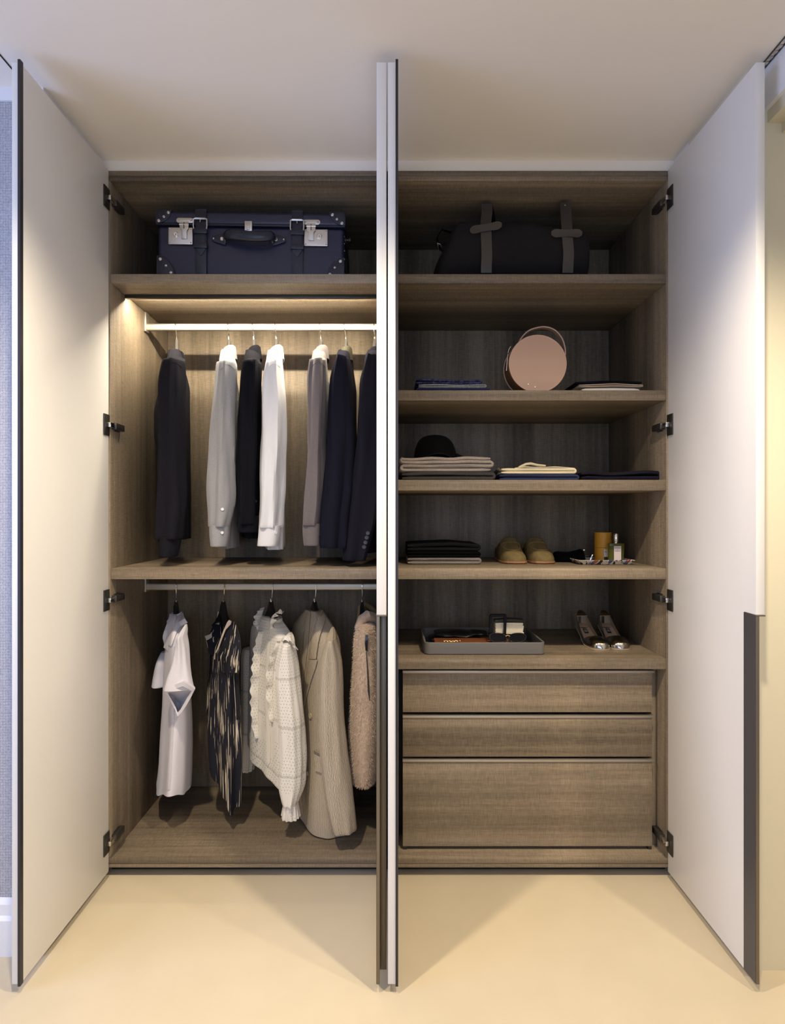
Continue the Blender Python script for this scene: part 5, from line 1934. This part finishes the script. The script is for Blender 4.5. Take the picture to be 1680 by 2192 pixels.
text_mesh('ACQUA', 0.0058, (pc + 0.0008, y - 0.0142, lz1 - 0.007), 'label_ink', lb, spacing=1.05)
text_mesh('DI', 0.0040, (pc + 0.0008, y - 0.0142, lz1 - 0.0128), 'label_ink', lb)
text_mesh('PARMA', 0.0058, (pc + 0.0008, y - 0.0142, lz1 - 0.0185), 'label_ink', lb, spacing=1.05)
# small silver keyring in the tray
y = 0.175
r = thing('key_ring', 'small silver clip standing in the printed tray', 'clip', (wx(1262, y), y, tz))
MB().tube([Vector((wx(1262, y), y, tz + 0.001)), Vector((wx(1262, y) + 0.003, y, tz + 0.012)), Vector((wx(1262, y) + 0.008, y, tz + 0.026)), Vector((wx(1262, y) + 0.011, y, tz + 0.030))], [0.002, 0.0032, 0.0036, 0.002], 8).build('clip_body', 'chrome', r)
MB().tube([Vector((wx(1266, y) + 0.006 * cos(2 * PI * k / 16), y + 0.006 * sin(2 * PI * k / 16), tz + 0.0012)) for k in range(16)], 0.001, 6, closed=True).build('ring', 'chrome', r)

# ------------------------------------------------------------------ grey tray on the drawer top
TX0, TX1, TY0, TY1 = wx(908, 0.052), wx(1168, 0.052), 0.052, 0.325
r = thing('valet_tray', 'dark grey rounded leather tray holding belt and sunglasses', 'tray', ((TX0 + TX1) / 2, (TY0 + TY1) / 2, Z5))
R = []
for (gr, zz) in ((-0.004, 0.0004), (0.0, 0.003), (0.0, 0.0405), (-0.0015, 0.042), (-0.0055, 0.042), (-0.007, 0.0405), (-0.007, 0.005), (-0.02, 0.0042)):
    row = []
    for (cx, cy, s0) in ((TX1, TY0, -PI / 2), (TX1, TY1, 0), (TX0, TY1, PI / 2), (TX0, TY0, PI)):
        sxn = 1 if cx == TX1 else -1
        syn = 1 if cy == TY1 else -1
        rr0 = 0.022
        rr = rr0 + gr
        for q in range(8):
            th = s0 + PI / 2 * q / 7
            row.append(Vector((cx - sxn * rr0 + rr * cos(th), cy - syn * rr0 + rr * sin(th), Z5 + zz)))
    R.append(row)
MB().rows(R, True, True, True).build('tray_shell', 'tray_grey', r)
tz = Z5 + 0.0045
y = 0.085
r = thing('leather_case', 'flat brown leather case lying in the grey tray', 'case', (wx(1010, y), y + 0.05, tz))
box('case_base', 'brown_leather', r, wx(932, y), wx(1108, y), y - 0.012, y + 0.095, tz + 0.0002, tz + 0.013, bevel=0.002, seg=3)
box('case_lid', 'brown_leather', r, wx(932, y), wx(1108, y), y - 0.012, y + 0.095, tz + 0.0135, tz + 0.027, bevel=0.003, seg=3)
y = 0.235
r = thing('gloves', 'pair of black leather gloves at the back of the grey tray', 'gloves', (wx(980, y), y, tz))
for k, (a, b_, zz) in enumerate(((918, 1030, 0.014), (930, 1046, 0.032))):
    x_a, x_b = wx(a, y), wx(b_, y)
    g = loftx([(x_a, y, tz + zz, 0.03, 0.008), (x_a + 0.02, y, tz + zz, 0.04, 0.012), (x_a + 0.08, y, tz + zz + 0.002, 0.045, 0.013), (x_a + 0.12, y, tz + zz, 0.042, 0.011), (x_a + 0.14, y, tz + zz, 0.035, 0.008)], 24, 24, 0.9, 0.18, k * 3.0)
    g.xform(lambda p: (p.x, p.y, max(p.z, tz + E)))
    g_ = g.build('glove', 'black_leather', r)
    for q in range(4):
        yy = y - 0.030 + 0.019 * q
        MB().tube([Vector((x_a + 0.125, yy, tz + zz)), Vector((x_a + 0.15, yy, tz + zz + 0.003)), Vector((x_b - 0.012 + 0.006 * sin(q * 2), yy, tz + zz)), Vector((x_b + 0.004 * cos(q), yy, tz + zz - 0.001))],
                  [0.0085, 0.0085, 0.008, 0.004], 10, flat=0.8).build('finger', 'black_leather', g_)
    MB().tube([Vector((x_a + 0.06, y - 0.035, tz + zz)), Vector((x_a + 0.09, y - 0.052, tz + zz)), Vector((x_a + 0.115, y - 0.058, tz + zz - 0.002))], [0.009, 0.009, 0.005], 10, flat=0.8).build('finger', 'black_leather', g_)

# rolled belt with frame buckle
y = 0.128
r = thing('belt', 'black belt rolled up on edge with a glossy square buckle in the grey tray', 'belt', (wx(1085, y), y + 0.02, tz))
bx0, bx1 = wx(1047, y), wx(1083, y)
bz1, bz0 = P(0, 1316, y).z, P(0, 1362, y).z
fr_ = MB()
R = []
for (ins_, yy) in ((0.0, 0.0), (-0.0012, 0.003), (0.0, 0.006), (0.009, 0.006), (0.0098, 0.003), (0.009, 0.0)):
    row = []
    for (cx, cz, s0) in ((bx1, bz0, -PI / 2), (bx1, bz1, 0), (bx0, bz1, PI / 2), (bx0, bz0, PI)):
        sxn = 1 if cx == bx1 else -1
        szn = 1 if cz == bz1 else -1
        for q in range(5):
            th = s0 + PI / 2 * q / 4
            rr = 0.008 if ins_ < 0.005 else 0.003
            row.append(Vector((cx - sxn * (ins_ + rr) + rr * cos(th), y + yy, cz - szn * (ins_ + rr) + rr * sin(th))))
    R.append(row)
R.append(R[0])
m = MB().rows(R, True)
pz = bz0
m.xform(lambda p: (p.x - (p.z - pz) * -0.06, p.y + (p.z - pz) * 0.15, p.z))
m.build('buckle', 'gloss_black', r)
# coil seen from the side: pale lining layers under a black outer strap
cx0, cx1 = wx(1060, y + 0.02), wx(1121, y + 0.02)
cz0, cz1 = bz0 + 0.004, P(0, 1333, y + 0.02).z
N = 7
for k in range(N):
    box('lining_layer', 'cream_paper', r, cx0 + 0.001 * (k % 2), cx1 - 0.0012 * ((k * 3) % 4), y + 0.018, y + 0.052, cz0 + (cz1 - cz0) * k / N + 0.0002, cz0 + (cz1 - cz0) * (k + 1) / N - 0.0002, bevel=0.0008)
R = []
for i in range(11):
    u = i / 10
    R.append([Vector((cx0 - 0.002 + (cx1 - cx0 + 0.003) * u, yy, cz1 + 0.001 + 0.004 * sin(PI * u) + dz)) for yy, dz in ((y + 0.014, 0), (y + 0.014, 0.009), (y + 0.054, 0.009), (y + 0.054, 0))])
MB().rows(R, True, True, True).build('outer_strap', 'black_leather', r, bevel=0.001)

# sunglasses
y = 0.100
r = thing('sunglasses', 'black sunglasses resting on the brown leather case', 'sunglasses', (wx(1087, y), y, tz + 0.027))
kk = (y - CAMY) / F
for s_, cxp in ((-1, 1066), (1, 1107)):
    c_ = P(cxp, 1365.5, y)
    pts = []
    for k in range(28):
        th = 2 * PI * k / 28
        pts.append((c_.x + 18 * kk * math.copysign(abs(cos(th)) ** 0.8, cos(th)), c_.z + 9.0 * kk * math.copysign(abs(sin(th)) ** 0.8, sin(th)) + 0.002 * s_ * cos(th)))
    rim_ = MB().tube([Vector((a, y + 0.3 * (c2 - c_.z), c2)) for a, c2 in pts], 0.0022, 8, closed=True).build('rim', 'gloss_black', r)
    MB().add([Vector((a, y + 0.3 * (c2 - c_.z), c2)) for a, c2 in pts] + [Vector((a, y + 0.002 + 0.3 * (c2 - c_.z), c2)) for a, c2 in pts],
             [tuple(range(28)), tuple(range(55, 27, -1))]).build('lens', 'gloss_black', rim_)
    xe = P(1047 if s_ < 0 else 1126, 1362, y)
    MB().tube([xe, xe + Vector((0.001 * s_, 0.004, 0.001)), xe + Vector((-0.002 * s_, 0.06, 0.0)), xe + Vector((-0.004 * s_, 0.095, -0.012))], 0.0025, 8, flat=0.6).build('temple', 'gloss_black', r)
MB().tube([P(1082, 1362, y), P(1086.5, 1359.5, y), P(1091, 1362, y)], 0.002, 8).build('bridge', 'brass', r)
# gold jewellery
y = 0.112
gz = tz + 0.0272
r = thing('bracelet', 'gold bracelet lying on the brown leather case', 'jewellery', (wx(968, y), y, gz))
for k in range(9):
    xx = wx(951, y) + k * 0.0058
    MB().tube([Vector((xx + 0.004 * cos(2 * PI * q / 12), y + 0.0028 * sin(2 * PI * q / 12) + 0.003 * sin(k), gz + 0.0016 + 0.0022 * (k % 2) * abs(sin(2 * PI * q / 12)))) for q in range(12)], 0.0011, 6, closed=True).build('link', 'brass', r)
MB().lathe([(0.002, 0.0006), (0.0048, 0.003), (0.002, 0.0065)], (wx(984, y), y, gz), 10).build('charm', 'brass', r)
y = 0.12
r = thing('clear_clip', 'small clear plastic clip at the right edge of the grey tray', 'clip', (wx(1135, y), y, tz))
MB().box(wx(1131, y), wx(1139, y), y, y + 0.008, tz + 0.0002, tz + 0.020).build('upright', 'clear_plastic', r, bevel=0.001)
MB().box(wx(1126, y), wx(1146, y), y - 0.002, y + 0.012, tz + 0.0002, tz + 0.004).build('base', 'clear_plastic', r, bevel=0.001)


# ------------------------------------------------------------------ silver pumps
def pump(x0, y0, label, m, yaw):
    z0 = Z5 + 0.003
    r_ = thing('pump', label, 'shoe', (x0, y0 + 0.11, Z5), 'pair of silver pumps', rotz=yaw)
    L = 0.225
    def lift(t_):
        u = max(0, (t_ - 0.32) / 0.68)
        return 0.048 * (u * u * (3 - 2 * u))
    st = [(0.0, 0.0008, 0.0008, 0.003 * m, 0), (0.01, 0.013, 0.013, 0.003 * m, 0), (0.04, 0.027, 0.024, 0.002 * m, 0), (0.12, 0.036, 0.031, 0.001 * m, 0), (0.24, 0.039, 0.035, 0, 0), (0.36, 0.037, 0.037, 0, 0), (0.5, 0.032, 0.040, -0.001 * m, 0),
          (0.65, 0.028, 0.047, -0.001 * m, 0), (0.8, 0.0275, 0.053, 0, 0), (0.92, 0.025, 0.056, 0, 0), (0.98, 0.016, 0.057, 0, 0), (1.0, 0.006, 0.056, 0, 0)]
    o_ = []
    for i in range(49):
        t_ = i / 48
        for a, b_ in zip(st[:-1], st[1:]):
            if a[0] <= t_ <= b_[0] + 1e-9:
                f = (t_ - a[0]) / (b_[0] - a[0])
                q = [p + (c_ - p) * f for p, c_ in zip(a, b_)]
                q[4] = lift(t_)
                o_.append(tuple(q))
                break
    def opn(t_):
        if t_ < 0.30:
            return 0
        if t_ < 0.42:
            return 1.18 * ((t_ - 0.30) / 0.12) ** 0.5
        return (1.18 - 0.30 * max(0, (t_ - 0.6) / 0.4)) * (1 - 0.8 * max(0, (t_ - 0.82) / 0.18) ** 1.3)
    R = shoe_shell(x0, y0, z0, L, o_, opn)
    shell_mesh(R, lambda i: 10 <= i < 30).build('upper', 'pump_silver', r_)
    n = len(R[0])
    # lining: inner copy, slightly smaller
    Rl = []
    for r__ in R[10:]:
        c_ = (r__[0] + r__[-1]) / 2
        Rl.append([Vector((c_.x + (p.x - c_.x) * 0.93, p.y, c_.z + (p.z - c_.z) * 0.985)) for p in r__])
    fs = MB()
    mid = (n - 1) // 2
    vs = [p for q in Rl for p in q]
    ff = []
    for i in range(len(Rl) - 1):
        for k in range(n - 1):
            if k in (mid - 1, mid) and i < 20:
                continue
            ff.append((i * n + k, i * n + k + 1, (i + 1) * n + k + 1, (i + 1) * n + k))
    fs.add(vs, ff).build('lining', 'nude_lining', r_)
    MB().rows([[r__[-1] * 0.93 + r__[0] * 0.07 + Vector((0, 0, 0.004)), (r__[0] + r__[-1]) / 2 + Vector((0, 0, 0.003)), r__[0] * 0.93 + r__[-1] * 0.07 + Vector((0, 0, 0.004))] for r__ in R[9:]], False).build('insole', 'nude_insole', r_)
    i0, i1 = 22, 26
    ca = (R[i0][0] + R[i0][-1]) / 2 + Vector((0, 0, 0.0048))
    cb = (R[i1][0] + R[i1][-1]) / 2 + Vector((0, 0, 0.0048))
    lb_ = MB().rows([[ca + Vector((-0.0075, 0, 0.001)), ca + Vector((0.0075, 0, 0.001))], [cb + Vector((-0.0075, 0, 0.001)), cb + Vector((0.0075, 0, 0.001))]], False).build('insole_label', 'label_black', r_)
    for q in (0.3, 0.5, 0.7):
        p_ = ca.lerp(cb, q) + Vector((0, 0, 0.0014))
        p2 = ca.lerp(cb, q + 0.07) + Vector((0, 0, 0.0014))
        MB().rows([[p_ + Vector((-0.0055, 0, 0)), p_ + Vector((0.0055, 0, 0))], [p2 + Vector((-0.0055, 0, 0)), p2 + Vector((0.0055, 0, 0))]], False).build('label_line', 'print_white', lb_)
    outline_prism(R, z0, 0.0015, 0.0025).build('sole', 'nude_lining', r_)
    hk = []
    for (f, zz) in ((0.8, 0.0004), (0.85, 0.01), (1.0, 0.035), (1.05, 0.047)):
        hk.append([Vector((x0 + 0.022 * f * cos(a), y0 + L * 0.885 + 0.020 * f * math.copysign(abs(sin(a)) ** 0.7, sin(a)), Z5 + zz)) for a in [2 * PI * k / 20 for k in range(20)]])
    MB().rows(hk, True, True, True).build('heel', 'pump_silver', r_)
    return r_


pump(wx(1288, 0.115) - 0.0, 0.115, 'silver metallic pump, left one of the pair', 1, math.radians(2))
pump(wx(1337, 0.118) + 0.0, 0.118, 'silver metallic pump, right one of the pair', -1, math.radians(-3))

for o in bpy.data.objects:
    if '_o' in o:
        del o['_o']
